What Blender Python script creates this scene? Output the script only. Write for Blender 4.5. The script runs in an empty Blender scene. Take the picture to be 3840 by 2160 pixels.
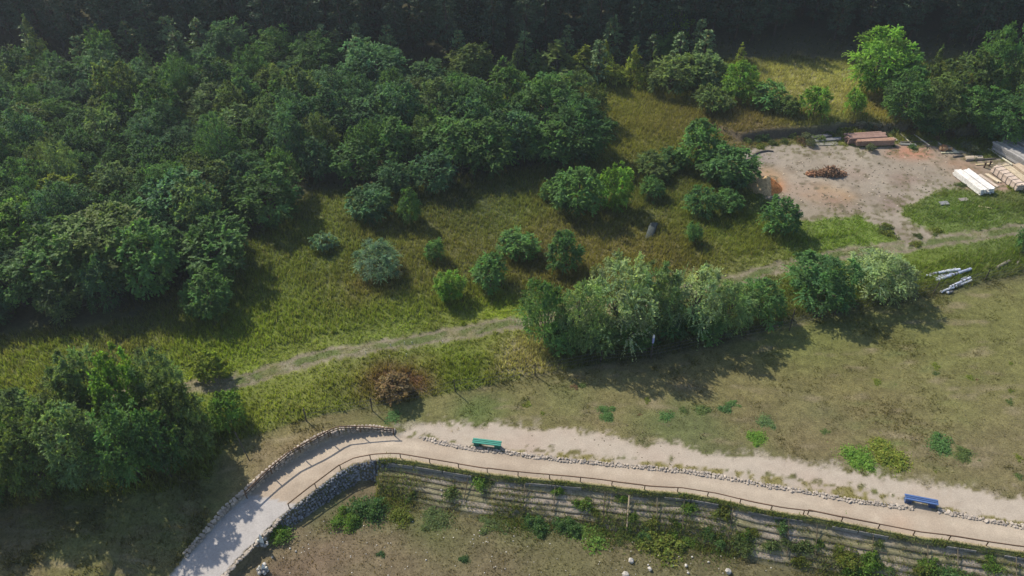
import bpy, math, random
import numpy as np
from mathutils import Vector, Matrix

random.seed(7)
RG = np.random.default_rng(11)
SC = bpy.context.scene
COL = SC.collection
R = math.radians

# ------------------------------------------------------------------ camera, sky, sun, exposure
CAM_H, PITCH, HFOV = 44.5, 41.0, 65.0
FPX = 1920.0 / math.tan(R(HFOV / 2))
cam_d = bpy.data.cameras.new('camera')
cam_d.sensor_width = 36.0
cam_d.lens = 18.0 / math.tan(R(HFOV / 2))
cam_d.clip_start = 0.5
cam_d.clip_end = 3000
cam = bpy.data.objects.new('camera', cam_d)
COL.objects.link(cam)
cam.location = (0, 0, CAM_H)
cam.rotation_euler = (R(90 - PITCH), 0, 0)
SC.camera = cam

HAZE = 0.0003
SUN_EL, SUN_AZ = 43.0, 46.0           # azimuth: degrees to the left of straight ahead
to_sun = Vector((-math.sin(R(SUN_AZ)) * math.cos(R(SUN_EL)), math.cos(R(SUN_AZ)) * math.cos(R(SUN_EL)), math.sin(R(SUN_EL))))
world = bpy.data.worlds.new('World')
SC.world = world
world.use_nodes = True
wn = world.node_tree
sky = wn.nodes.new('ShaderNodeTexSky')
sky.sky_type = 'NISHITA'
sky.sun_disc = False
sky.sun_elevation = R(SUN_EL)
sky.sun_rotation = R(-SUN_AZ)
sky.air_density = 1.0
sky.dust_density = 1.2
bg = wn.nodes['Background']
bg.inputs[1].default_value = 0.142
wn.links.new(sky.outputs[0], bg.inputs[0])
sun_d = bpy.data.lights.new('sun', 'SUN')
sun_d.energy = 4.7
sun_d.angle = R(0.6)
sun_d.color = (1.0, 0.92, 0.80)
sun = bpy.data.objects.new('sun', sun_d)
COL.objects.link(sun)
sun.location = (-40, 60, 80)
sun.rotation_euler = to_sun.to_track_quat('Z', 'Y').to_euler()
SC.view_settings.view_transform = 'Standard'
SC.view_settings.look = 'None'
SC.view_settings.exposure = 0.42
SC.view_settings.gamma = 1.0
SC.render.engine = 'CYCLES'
SC.cycles.max_bounces = 6
SC.cycles.transparent_max_bounces = 6
SC.cycles.use_denoising = True

# ------------------------------------------------------------------ small maths
CP, SP = math.cos(R(PITCH)), math.sin(R(PITCH))
K = 3840.0 / 2576.0


def ray(px, py):
    u = (px - 1920.0) / FPX
    v = (py - 1080.0) / FPX
    return u, CP - v * SP, -SP - v * CP


def gp(px, py, z=0.0):
    a, b, c = ray(px, py)
    t = (z - CAM_H) / c
    return a * t, b * t


def gd(dx, dy, z=0.0):
    return gp(dx * K, dy * K, z)


def sstep(a, b, x):
    t = np.clip((np.asarray(x, float) - a) / (b - a), 0, 1)
    return t * t * (3 - 2 * t)


def _hash(ix, iy, seed):
    n = (ix.astype(np.int64) * 374761393 + iy.astype(np.int64) * 668265263 + seed * 974634777) & 0xffffffff
    n = ((n ^ (n >> 13)) * 1274126177) & 0xffffffff
    return ((n ^ (n >> 16)) & 0xffff) / 65535.0


def vnoise(x, y, f, seed=0):
    x = np.asarray(x, float) * f
    y = np.asarray(y, float) * f
    ix, iy = np.floor(x), np.floor(y)
    fx, fy = x - ix, y - iy
    fx = fx * fx * (3 - 2 * fx)
    fy = fy * fy * (3 - 2 * fy)
    a, b = _hash(ix, iy, seed), _hash(ix + 1, iy, seed)
    c, d = _hash(ix, iy + 1, seed), _hash(ix + 1, iy + 1, seed)
    return (a + (b - a) * fx) * (1 - fy) + (c + (d - c) * fx) * fy


def fbm(x, y, f, octv=4, seed=0):
    s, w, t = 0, 0.5, 0
    x = np.asarray(x, float)
    y = np.asarray(y, float)
    for o in range(octv):
        s = s + w * vnoise(x * 0.8 - y * 0.6, x * 0.6 + y * 0.8, f * 2 ** o, seed + o * 17)
        t += w
        w *= 0.5
    return s / t


def seg_dist(x, y, pts):
    """distance to an open polyline"""
    best = np.full(np.shape(x), 1e9)
    for (ax, ay), (bx, by) in zip(pts[:-1], pts[1:]):
        dx, dy = bx - ax, by - ay
        L = dx * dx + dy * dy + 1e-12
        t = np.clip(((x - ax) * dx + (y - ay) * dy) / L, 0, 1)
        d = np.hypot(x - ax - t * dx, y - ay - t * dy)
        best = np.minimum(best, d)
    return best


def inside(x, y, pts):
    c = np.zeros(np.shape(x), bool)
    n = len(pts)
    for i in range(n):
        (ax, ay), (bx, by) = pts[i], pts[(i + 1) % n]
        if ay == by:
            continue
        cond = ((ay > y) != (by > y)) & (x < (bx - ax) * (y - ay) / (by - ay) + ax)
        c ^= cond
    return c


def sdist(x, y, pts):
    """signed distance to a closed polygon, negative inside"""
    d = seg_dist(x, y, list(pts) + [pts[0]])
    return np.where(inside(x, y, pts), -d, d)


# ------------------------------------------------------------------ the lie of the land
def path_z(x):
    return -1.1 * np.clip((-8.0 - np.asarray(x, float)) / 13.5, 0, 1) ** 1.15


def polyz(pxpts, lift=0.0):
    """photo pixels on the footpath edge -> world points at the path's height (+ lift)"""
    out = []
    for px, py in pxpts:
        z = 0.0
        for _ in range(8):
            x, y = gp(px, py, z + lift)
            z = float(path_z(x))
        out.append((x, y))
    return out


RAIL_PX = [(1078, 1892), (1150, 1835), (1210, 1790), (1270, 1745), (1330, 1715), (1400, 1703), (1480, 1699), (1560, 1712), (1650, 1727),
           (1800, 1752), (1900, 1765), (2000, 1775), (2130, 1785), (2240, 1797), (2340, 1810), (2440, 1822), (2560, 1829), (2690, 1850),
           (2820, 1882), (2940, 1905), (3050, 1918), (3190, 1945), (3320, 1970), (3450, 1995), (3580, 2010), (3700, 2030), (3840, 2050), (4100, 2100), (4500, 2180)]
RAIL = polyz(RAIL_PX, 0.45)
LOWEDGE = polyz([(560, 2420), (690, 2290), (825, 2165), (900, 2085), (980, 2005), (1040, 1945)]) + [(x, y - 0.12) for x, y in RAIL[1:]]
WALL_PX = [(200, 2700), (420, 2430), (640, 2160), (700, 2085), (780, 2000), (850, 1920), (925, 1862), (1000, 1795), (1080, 1737), (1150, 1692), (1220, 1655), (1300, 1630), (1400, 1620), (1485, 1630)]
WALL = polyz(WALL_PX)
CURB_PX = [(1590, 1645), (1650, 1660), (1720, 1675), (1800, 1688), (1880, 1694), (1990, 1713), (2100, 1724), (2250, 1738), (2400, 1752), (2560, 1767), (2700, 1787),
           (2850, 1817), (3000, 1842), (3150, 1870), (3300, 1892), (3430, 1908), (3520, 1918), (3650, 1943), (3760, 1963), (3840, 1978), (4100, 2030), (4500, 2110)]
CURB = [gp(a, b) for a, b in CURB_PX]
FXs, FYs = np.array([p[0] for p in LOWEDGE]), np.array([p[1] for p in LOWEDGE])
_up = WALL + [gp(1540, 1640)] + CURB
UXs, UYs = np.array([p[0] for p in _up]), np.array([p[1] for p in _up])
WXs, WYs = np.array([p[0] for p in WALL]), np.array([p[1] for p in WALL])


def Fy(x):
    return np.interp(x, FXs, FYs, left=FYs[0] - 30, right=FYs[-1])


def Uy(x):
    return np.interp(x, UXs, UYs, left=UYs[0] - 30, right=UYs[-1])


def low_z(x):
    return -1.25 - 0.35 * sstep(-8, 28, x)


BANK_X0 = -9.0
SCARP = [gp(a, b) for a, b in [(2640, 470), (2780, 535), (2900, 522), (3060, 512), (3200, 490), (3330, 500), (3450, 500), (3600, 520), (3900, 500)]]
SXs, SYs = np.array([p[0] for p in SCARP]), np.array([p[1] for p in SCARP])


def height(x, y):
    x = np.asarray(x, float)
    y = np.asarray(y, float)
    pz = path_z(x)
    # wall height along the upper side of the path
    wh = np.interp(x, [-21.5, -20, -17.5, -13.5, -10, -8.2, -7.6], [0.08, 0.15, 0.5, 0.75, 0.45, 0.2, 0.0])
    up_edge = pz + wh
    duw = y - Uy(x)
    up = up_edge * (1 - sstep(0, 16, duw)) + 0.0
    up = np.where(x < -21.5, (-1.02) * (1 - sstep(0, 18, duw)), up)
    z_up = up + 0.22 * (fbm(x, y, 0.13, 3, 5) - 0.5) * sstep(1.0, 7, duw)
    # raised ground behind the timber yard
    sy = np.interp(x, SXs, SYs)
    fade = sstep(SXs[0] - 3, SXs[0] + 6, x)
    z_up = z_up + 0.9 * sstep(0.0, 0.7, y - sy) * fade
    # lower field
    t = Fy(x) - y
    lz = low_z(x)
    b = sstep(BANK_X0 - 0.8, BANK_X0 + 0.8, x)
    Hs = pz - lz
    wd = np.where(b > 0.5, 1.25 * np.abs(Hs) + 0.75, 0.55 * np.abs(Hs) + 0.15)
    q = np.clip((t - 0.25) / np.maximum(wd, 0.2), 0, 1)
    z_lo = pz - Hs * q - 0.85 * b * sstep(0.15, 0.4, t) * (1 - sstep(wd + 0.1, wd + 0.5, t))
    z_lo = z_lo + 0.16 * (fbm(x, y, 0.2, 3, 9) - 0.5) * sstep(wd, wd + 3, t)
    z = np.where(duw > 0, z_up, pz)
    z = np.where(t > 0.0, z_lo, z)
    far = sstep(120, 150, np.hypot(x, np.maximum(y - 60, 0)))
    return z * (1 - far)


def height_top(x, y):
    """like height(), with the steps of the terraced bank on top"""
    x = np.asarray(x, float)
    y = np.asarray(y, float)
    h = height(x, y)
    t = (Fy(x) - y) * .97
    pz, H = path_z(x), path_z(x) - low_z(x)
    w = 1.25 * H + .35
    zb = pz - .36 - (H - .36 + .05) * np.clip((t - .34) / w, 0, 1)
    on = (x > BANK_X0 + .5) & (t > .3) & (t < w + .7)
    return np.where(on, np.maximum(h, zb), h)


def hit(px, py, hf=None):
    """where the line of sight through a photo pixel meets the ground: real distance, real height"""
    a, b, c = ray(px, py)
    t = np.linspace((4.0 - CAM_H) / c, (-4.5 - CAM_H) / c, 260)
    x, y, z = a * t, b * t, CAM_H + c * t
    hf = hf or height
    h = hf(x, y)
    k = int(np.argmax(z <= h))
    if k == 0:
        k = len(t) - 1
    d0, d1 = z[k - 1] - h[k - 1], h[k] - z[k]
    w = d0 / (d0 + d1) if d0 + d1 > 1e-9 else 0.5
    X, Y = x[k - 1] + w * (x[k] - x[k - 1]), y[k - 1] + w * (y[k] - y[k - 1])
    return float(X), float(Y), float(hf(X, Y))


def hd(dx, dy):
    return hit(dx * K, dy * K)


def depth_of(x, y, z):
    return y * CP + (CAM_H - z) * SP


# ------------------------------------------------------------------ object helpers
def mesh_np(name, verts, faces, mats, color=None, smooth=False, attr='col', mat_idx=None):
    """verts (n,3); faces (m,k) all of one size"""
    verts = np.ascontiguousarray(verts, dtype=np.float32)
    faces = np.ascontiguousarray(faces, dtype=np.int32)
    me = bpy.data.meshes.new(name)
    n, (m, k) = len(verts), faces.shape
    me.vertices.add(n)
    me.vertices.foreach_set('co', verts.ravel())
    me.loops.add(m * k)
    me.loops.foreach_set('vertex_index', faces.ravel())
    me.polygons.add(m)
    me.polygons.foreach_set('loop_start', np.arange(0, m * k, k, dtype=np.int32))
    for mt in (mats if isinstance(mats, (list, tuple)) else [mats]):
        me.materials.append(mt)
    if mat_idx is not None:
        me.polygons.foreach_set('material_index', np.ascontiguousarray(mat_idx, dtype=np.int32))
    me.update(calc_edges=True)
    if smooth:
        me.polygons.foreach_set('use_smooth', np.ones(m, bool))
    if color is not None:
        at = me.attributes.new(attr, 'FLOAT_COLOR', 'POINT')
        c4 = np.ones((n, 4), np.float32)
        c4[:, :3] = color
        at.data.foreach_set('color', c4.ravel())
    me.validate()
    return me


def link(name, me, parent=None, loc=None, rotz=0.0):
    o = bpy.data.objects.new(name, me)
    COL.objects.link(o)
    if loc is not None:
        o.location = loc
    if rotz:
        o.rotation_euler = (0, 0, rotz)
    if parent is not None:
        o.parent = parent
    return o


def tag(o, label=None, cat=None, group=None, kind=None):
    if label:
        o['label'] = label
    if cat:
        o['category'] = cat
    if group:
        o['group'] = group
    if kind:
        o['kind'] = kind
    return o


def thing(name, label, cat, loc=(0, 0, 0), rotz=0.0, group=None):
    return tag(link(name, None, None, loc, rotz), label, cat, group)


class MB:
    """collects boxes, tubes and stones; build() links them as ONE mesh object"""

    def __init__(self):
        self.v, self.f, self.c, self.n = [], [], [], 0

    def add(self, v, f, col=(1, 1, 1)):
        v = np.asarray(v, float)
        self.v.append(v)
        self.f += [tuple(int(i) + self.n for i in q) for q in f]
        self.c.append(np.broadcast_to(np.asarray(col, float), (len(v), 3)))
        self.n += len(v)

    def box(self, c, s, yaw=0.0, pitch=0.0, roll=0.0, col=(1, 1, 1), bev=0.0, jit=0.0):
        sx, sy, sz = [q / 2 for q in s]
        b = min(bev, sx * .9, sy * .9, sz * .9)
        if b > 0:
            v = []
            for X in (-1, 1):
                for Y in (-1, 1):
                    for Z in (-1, 1):
                        v += [(X * (sx - b), Y * (sy - b), Z * sz), (X * (sx - b), Y * sy, Z * (sz - b)), (X * sx, Y * (sy - b), Z * (sz - b))]
            I = lambda X, Y, Z, k: ((X > 0) * 4 + (Y > 0) * 2 + (Z > 0)) * 3 + k
            f = []
            for s_ in (-1, 1):
                q = [I(-1, -1, s_, 0), I(1, -1, s_, 0), I(1, 1, s_, 0), I(-1, 1, s_, 0)]
                f.append(q if s_ > 0 else q[::-1])
                q = [I(-1, s_, -1, 1), I(-1, s_, 1, 1), I(1, s_, 1, 1), I(1, s_, -1, 1)]
                f.append(q if s_ > 0 else q[::-1])
                q = [I(s_, -1, -1, 2), I(s_, 1, -1, 2), I(s_, 1, 1, 2), I(s_, -1, 1, 2)]
                f.append(q if s_ > 0 else q[::-1])
            for a in (-1, 1):
                for d in (-1, 1):
                    q = [I(-1, a, d, 0), I(1, a, d, 0), I(1, a, d, 1), I(-1, a, d, 1)]
                    f.append(q if a * d < 0 else q[::-1])
                    q = [I(a, -1, d, 0), I(a, 1, d, 0), I(a, 1, d, 2), I(a, -1, d, 2)]
                    f.append(q if a * d > 0 else q[::-1])
                    q = [I(a, d, -1, 1), I(a, d, 1, 1), I(a, d, 1, 2), I(a, d, -1, 2)]
                    f.append(q if a * d < 0 else q[::-1])
            for X in (-1, 1):
                for Y in (-1, 1):
                    for Z in (-1, 1):
                        q = [I(X, Y, Z, 0), I(X, Y, Z, 1), I(X, Y, Z, 2)]
                        f.append(q if X * Y * Z < 0 else q[::-1])
            v = np.array(v)
        else:
            v = np.array([(X * sx, Y * sy, Z * sz) for X in (-1, 1) for Y in (-1, 1) for Z in (-1, 1)])
            f = [(0, 1, 3, 2), (4, 6, 7, 5), (0, 4, 5, 1), (2, 3, 7, 6), (0, 2, 6, 4), (1, 5, 7, 3)]
        if jit:
            v = v + RG.normal(0, jit, v.shape)
        M = np.array(Matrix.Rotation(yaw, 3, 'Z') @ Matrix.Rotation(pitch, 3, 'Y') @ Matrix.Rotation(roll, 3, 'X'))
        self.add(v @ M.T + np.asarray(c, float), f, col)

    def tube(self, pts, rad, seg=7, col=(1, 1, 1), cap=True, wob=0.0):
        pts = np.asarray(pts, float)
        n = len(pts)
        rad = np.broadcast_to(np.asarray(rad, float), (n,))
        tan = np.gradient(pts, axis=0)
        tan /= np.linalg.norm(tan, axis=1, keepdims=True) + 1e-9
        ref = np.array([0, 0, 1.0]) if abs(tan[0][2]) < 0.9 else np.array([1.0, 0, 0])
        v = []
        for i in range(n):
            a = np.cross(tan[i], ref)
            a /= np.linalg.norm(a) + 1e-9
            b = np.cross(a, tan[i])
            for k in range(seg):
                t = 2 * math.pi * k / seg
                r = rad[i] * (1 + wob * (random.random() - .5))
                v.append(pts[i] + r * (math.cos(t) * a + math.sin(t) * b))
        f = []
        for i in range(n - 1):
            for k in range(seg):
                k2 = (k + 1) % seg
                f.append((i * seg + k, i * seg + k2, (i + 1) * seg + k2, (i + 1) * seg + k))
        if cap:
            f.append(tuple(range(seg))[::-1])
            f.append(tuple((n - 1) * seg + k for k in range(seg)))
        self.add(v, f, col)

    def stone(self, c, s, col=(1, 1, 1), rough=0.16):
        v, f = ICO
        d = v * (1 + RG.normal(0, rough, (len(v), 1)))
        M = np.array(Matrix.Rotation(random.uniform(0, 6.28), 3, 'Z') @ Matrix.Rotation(random.uniform(-.5, .5), 3, 'X'))
        d = np.clip(d, -0.82, 0.82)
        self.add((d * np.asarray(s, float) / 2) @ M.T + np.asarray(c, float), f, col)

    def build(self, name, mat, parent=None, loc=None, rotz=0.0, smooth=False):
        me = bpy.data.meshes.new(name)
        V = np.concatenate(self.v)
        me.from_pydata(V.tolist(), [], self.f)
        me.materials.append(mat)
        at = me.attributes.new('col', 'FLOAT_COLOR', 'POINT')
        c4 = np.ones((len(V), 4), np.float32)
        c4[:, :3] = np.concatenate(self.c)
        at.data.foreach_set('color', c4.ravel())
        if smooth:
            me.polygons.foreach_set('use_smooth', np.ones(len(me.polygons), bool))
        me.update()
        return link(name, me, parent, loc, rotz)


def _ico():
    t = (1 + 5 ** .5) / 2
    v = [(-1, t, 0), (1, t, 0), (-1, -t, 0), (1, -t, 0), (0, -1, t), (0, 1, t), (0, -1, -t), (0, 1, -t), (t, 0, -1), (t, 0, 1), (-t, 0, -1), (-t, 0, 1)]
    f = [(0, 11, 5), (0, 5, 1), (0, 1, 7), (0, 7, 10), (0, 10, 11), (1, 5, 9), (5, 11, 4), (11, 10, 2), (10, 7, 6), (7, 1, 8), (3, 9, 4), (3, 4, 2), (3, 2, 6), (3, 6, 8), (3, 8, 9),
         (4, 9, 5), (2, 4, 11), (6, 2, 10), (8, 6, 7), (9, 8, 1)]
    v = [np.array(q) / np.linalg.norm(q) for q in v]
    cache, g = {}, []

    def mid(a, b):
        k = (min(a, b), max(a, b))
        if k not in cache:
            m = v[a] + v[b]
            v.append(m / np.linalg.norm(m))
            cache[k] = len(v) - 1
        return cache[k]
    for a, b, c in f:
        x, y, z = mid(a, b), mid(b, c), mid(c, a)
        g += [(a, x, z), (b, y, x), (c, z, y), (x, y, z)]
    return np.array(v), g


ICO = _ico()


# ------------------------------------------------------------------ materials
def new_mat(name):
    m = bpy.data.materials.new(name)
    m.use_nodes = True
    nt = m.node_tree
    return m, nt, nt.nodes, nt.links, nt.nodes['Principled BSDF']


def mat_attr(name, rough=0.9, noise=(6.0, 0.35), fine=(40.0, 0.3), bump=0.3, bump_d=0.02, spec=0.2, stretch=(1, 1, 1)):
    """colour from the 'col' attribute, broken up by two scales of noise"""
    m, nt, N, L, P = new_mat(name)
    at = N.new('ShaderNodeAttribute')
    at.attribute_name = 'col'
    tc = N.new('ShaderNodeTexCoord')
    mp = N.new('ShaderNodeMapping')
    mp.inputs['Scale'].default_value = stretch
    L.new(tc.outputs['Object'], mp.inputs[0])
    last = at.outputs['Color']
    nodes = []
    for sc, amt in (noise, fine):
        nz = N.new('ShaderNodeTexNoise')
        nz.inputs['Scale'].default_value = sc
        nz.inputs['Detail'].default_value = 5
        nz.inputs['Roughness'].default_value = 0.65
        L.new(mp.outputs[0], nz.inputs['Vector'])
        mr = N.new('ShaderNodeMapRange')
        mr.inputs[1].default_value = 0.34
        mr.inputs[2].default_value = 0.66
        mr.inputs[3].default_value = 1 - amt
        mr.inputs[4].default_value = 1 + amt
        L.new(nz.outputs[0], mr.inputs[0])
        mx = N.new('ShaderNodeVectorMath')
        mx.operation = 'SCALE'
        L.new(last, mx.inputs[0])
        L.new(mr.outputs[0], mx.inputs['Scale'])
        last = mx.outputs[0]
        nodes.append(nz)
    L.new(last, P.inputs['Base Color'])
    P.inputs['Roughness'].default_value = rough
    P.inputs['Specular IOR Level'].default_value = spec
    if bump:
        bp = N.new('ShaderNodeBump')
        bp.inputs['Strength'].default_value = bump
        bp.inputs['Distance'].default_value = bump_d
        L.new(nodes[1].outputs[0], bp.inputs['Height'])
        L.new(bp.outputs[0], P.inputs['Normal'])
    return m


def mat_leaf(name, transl=0.54, use_obj=True, warm=(1.2, 1.18, 0.5), rough=0.55):
    """leaf or blade: reflects and lets light through; hue from the tree's own colour times each leaf's own tint"""
    m, nt, N, L, P = new_mat(name)
    at = N.new('ShaderNodeAttribute')
    at.attribute_name = 'col'
    c = at.outputs['Color']
    if use_obj:
        oi = N.new('ShaderNodeObjectInfo')
        mul = N.new('ShaderNodeVectorMath')
        mul.operation = 'MULTIPLY'
        L.new(oi.outputs['Color'], mul.inputs[0])
        L.new(c, mul.inputs[1])
        c = mul.outputs[0]
    L.new(c, P.inputs['Base Color'])
    P.inputs['Roughness'].default_value = rough
    P.inputs['Specular IOR Level'].default_value = 0.15
    tr = N.new('ShaderNodeBsdfTranslucent')
    w = N.new('ShaderNodeVectorMath')
    w.operation = 'MULTIPLY'
    w.inputs[1].default_value = warm
    L.new(c, w.inputs[0])
    L.new(w.outputs[0], tr.inputs['Color'])
    mix = N.new('ShaderNodeMixShader')
    mix.inputs[0].default_value = transl
    L.new(P.outputs[0], mix.inputs[1])
    L.new(tr.outputs[0], mix.inputs[2])
    L.new(mix.outputs[0], N['Material Output'].inputs['Surface'])
    return m


M_GROUND = mat_attr('soil_and_turf', 0.95, (2.2, 0.20), (9.0, 0.30), 0.6, 0.06, 0.1)
M_SAND = mat_attr('packed_sand', 0.95, (1.4, 0.07), (10.0, 0.12), 0.35, 0.03, 0.1)
M_STONE = mat_attr('limestone', 0.9, (5.0, 0.25), (30.0, 0.25), 0.5, 0.02)
M_WOOD = mat_attr('sawn_timber', 0.8, (2.0, 0.18), (18.0, 0.22), 0.3, 0.01, 0.2)
M_BARK = mat_attr('bark', 0.95, (4.0, 0.3), (25.0, 0.35), 0.6, 0.02)
M_PAINT = mat_attr('worn_paint', 0.45, (3.0, 0.08), (30.0, 0.08), 0.1, 0.003, 0.4)
M_LEAF = mat_leaf('leaves')
M_NEEDLE = mat_leaf('needles', 0.15)
M_GRASS = mat_leaf('grass_blades', 0.52, use_obj=False, warm=(1.15, 1.1, 0.7), rough=0.7)
M_CHIP = mat_attr('wood_chips', 0.95, (4.0, 0.3), (30.0, 0.45), 0.8, 0.03)

# ------------------------------------------------------------------ ground: one sheet, cut into its surfaces
def S(*pts):
    return [gp(a, b) for a, b in pts]


def D(*pts):
    return [gd(a, b) for a, b in pts]


TRACK = D((250, 1010), (400, 985), (520, 968), (640, 945), (800, 905), (1000, 864), (1180, 832), (1330, 812), (1500, 780), (1700, 735), (1900, 690), (2050, 655), (2180, 630), (2300, 618), (2420, 600), (2580, 575), (2800, 540))
YARD = D((1872, 380), (1950, 368), (2080, 362), (2180, 372), (2260, 362), (2380, 368), (2440, 385), (2470, 400), (2600, 400), (2620, 475), (2480, 478), (2400, 470), (2330, 492), (2290, 510), (2275, 540), (2310, 570), (2390, 595), (2290, 618), (2225, 580),
         (2165, 545), (2080, 548), (2000, 556), (1955, 520), (1905, 480), (1885, 430))
STRIP = S((1470, 1625), (1560, 1602), (1700, 1592), (1850, 1594), (2000, 1605), (2150, 1625), (2300, 1652), (2450, 1672), (2600, 1700), (2750, 1715), (2900, 1722), (3050, 1745), (3200, 1772), (3400, 1802), (3600, 1832), (3840, 1872), (4300, 1950),
          (4300, 2040), (3840, 1962), (3640, 1925), (3400, 1872), (3200, 1832), (3000, 1802), (2800, 1772), (2560, 1745), (2300, 1716), (2100, 1698), (1960, 1690), (1880, 1690), (1720, 1668), (1590, 1640))
FENCE_PX = [(870, 1632), (1000, 1602), (1150, 1568), (1390, 1528), (1600, 1480), (2007, 1403), (2250, 1352), (2440, 1335), (2700, 1275), (2965, 1195), (3300, 1135), (3500, 1095), (3690, 1050), (3840, 1020), (4200, 960)]
FENCE = [gp(a, b) for a, b in FENCE_PX]
GXs, GYs = np.array([p[0] for p in FENCE]), np.array([p[1] for p in FENCE])
WOOD = D((-200, 860), (0, 850), (120, 830), (330, 790), (430, 740), (560, 640), (690, 560), (780, 480), (860, 470), (1000, 455), (1180, 445), (1330, 430), (1480, 400), (1520, 320), (1480, 260), (1200, 265), (1000, 240), (500, 215), (0, 200), (-250, 200))

# patches that differ in what grows there: x, y (photo, 2576 wide), radius m, colour, strength
BLOBS = [
    (700, 880, 6, (.12, .155, .032), .8), (850, 850, 5, (.125, .155, .034), .8), (980, 820, 4, (.11, .14, .032), .7), (560, 930, 4, (.13, .18, .02), .9), (450, 940, 3, (.12, .15, .032), .7),
    (760, 760, 6, (.105, .13, .032), .7), (870, 720, 4, (.10, .115, .035), .6), (640, 820, 4, (.10, .13, .02), .6), (1180, 790, 4, (.125, .15, .032), .7), (1270, 800, 2.5, (.15, .2, .02), .8),
    (1050, 880, 3, (.12, .15, .032), .7), (1250, 880, 4, (.12, .12, .03), .6), (1130, 930, 4, (.10, .13, .02), .7), (800, 960, 5, (.12, .13, .035), .6), (700, 990, 5, (.12, .135, .03), .5),
    (2130, 590, 6, (.11, .16, .032), .9), (2230, 600, 5, (.11, .155, .032), .8), (2400, 540, 5, (.09, .13, .035), .8), (2480, 560, 4, (.09, .125, .035), .7), (2030, 580, 3, (.11, .15, .035), .7),
    (2400, 650, 5, (.09, .12, .02), .7), (2500, 630, 4, (.09, .12, .032), .7), (1850, 620, 5, (.12, .13, .035), .7), (1800, 570, 4, (.11, .135, .035), .6),
    (1570, 300, 7, (.13, .125, .035), .7), (1620, 380, 6, (.115, .115, .035), .7), (1700, 300, 6, (.12, .10, .04), .6), (1560, 240, 6, (.11, .115, .03), .6), (1650, 250, 5, (.11, .10, .035), .5),
    (2060, 230, 7, (.26, .245, .135), .9), (2120, 260, 7, (.27, .25, .14), .9), (1980, 210, 5, (.23, .21, .11), .85), (2230, 290, 5, (.17, .13, .06), .7), (1900, 300, 6, (.14, .11, .05), .7), (1880, 340, 4, (.11, .08, .045), .6),
    (2150, 335, 4, (.12, .13, .04), .6), (1350, 600, 6, (.10, .085, .035), .6), (1500, 620, 6, (.12, .11, .04), .7), (1560, 660, 6, (.13, .115, .04), .7), (1650, 650, 5, (.12, .10, .04), .6),
    (1400, 660, 4, (.105, .088, .04), .6), (1200, 560, 6, (.09, .09, .03), .5), (1350, 540, 4, (.14, .115, .06), .6), (1100, 610, 5, (.11, .10, .035), .5), (1310, 520, 4, (.095, .12, .035), .6),
    (1240, 540, 3, (.095, .115, .03), .5), (1000, 960, 2.6, (.10, .055, .035), .9), (1330, 900, 2, (.24, .21, .13), .9), (1360, 925, 1.6, (.22, .19, .11), .8), (930, 700, 3, (.11, .07, .05), .6),
    (1090, 420, 4, (.08, .08, .04), .5), (1150, 500, 6, (.06, .07, .035), .6), (800, 660, 5, (.085, .10, .03), .5),
]
FIELD_BLOBS = [
    (2130, 940, 5, (.175, .125, .072), .9), (2300, 960, 7, (.17, .135, .072), .7), (1950, 1000, 4, (.165, .13, .07), .6), (2480, 880, 6, (.15, .14, .06), .6), (2100, 800, 6, (.125, .125, .045), .7), (2250, 760, 5, (.12, .13, .045), .7),
    (1990, 860, 5, (.125, .13, .045), .7), (2350, 850, 6, (.14, .13, .05), .6), (2500, 780, 6, (.135, .13, .05), .6), (1680, 1060, 2.4, (.10, .125, .05), .8), (1750, 1090, 2.5, (.11, .12, .055), .7), (1450, 990, 2.5, (.12, .13, .055), .6),
    (1200, 1025, 2, (.10, .13, .045), .7), (1000, 1045, 2, (.12, .13, .05), .6), (2060, 1060, 2.5, (.11, .12, .055), .6), (2000, 1150, 3, (.115, .12, .055), .6), (1780, 1150, 2.5, (.12, .12, .06), .6), (2480, 1150, 5, (.165, .13, .08), .6),
    (2050, 1110, 3, (.165, .12, .075), .6), (1560, 970, 4, (.17, .14, .075), .6), (760, 1130, 2.5, (.19, .14, .09), .7), (690, 1180, 2, (.18, .135, .09), .7), (2380, 1010, 3, (.15, .14, .06), .5),
]
LOW_BLOBS = [
    (800, 1400, 3, (.15, .11, .072), .7), (950, 1420, 4, (.155, .12, .072), .6), (1150, 1330, 3, (.115, .11, .05), .6), (1400, 1400, 4, (.12, .115, .05), .7), (700, 1440, 2, (.15, .105, .07), .7), (1250, 1430, 3, (.14, .11, .065), .6),
    (1700, 1420, 4, (.125, .115, .055), .7), (1900, 1430, 4, (.115, .11, .05), .6), (1060, 1290, 2, (.09, .10, .035), .6), (2100, 1440, 3, (.10, .10, .045), .6),
]
YARD_BLOBS = [
    (2080, 490, 1.7, (.36, .24, .09), .85), (2060, 487, 1.2, (.38, .25, .10), .7), (2110, 492, 1.2, (.33, .2, .09), .7), (2090, 507, 1.8, (.20, .125, .095), .7), (2040, 480, 2.2, (.24, .17, .13), .6), (1935, 440, 1.6, (.33, .21, .11), .7), (1945, 465, 1.2, (.42, .17, .06), .75),
    (1905, 395, 2.0, (.20, .17, .16), .8), (2280, 383, 1.6, (.33, .15, .09), .8), (2310, 380, 1.4, (.33, .15, .09), .75), (2250, 386, 1.1, (.30, .15, .10), .7), (2270, 452, 1.3, (.20, .145, .115), .8), (2300, 455, 0.9, (.19, .14, .11), .7), (2255, 508, 1.4, (.17, .12, .10), .8),
    (2240, 520, 0.9, (.19, .14, .115), .7), (2150, 440, 1.4, (.25, .19, .15), .7), (2420, 415, 2.0, (.26, .16, .10), .8), (2470, 460, 1.8, (.24, .14, .10), .8), (2540, 470, 1.5, (.25, .15, .11), .7), (2060, 540, 2.2, (.2, .17, .12), .6),
]


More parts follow.
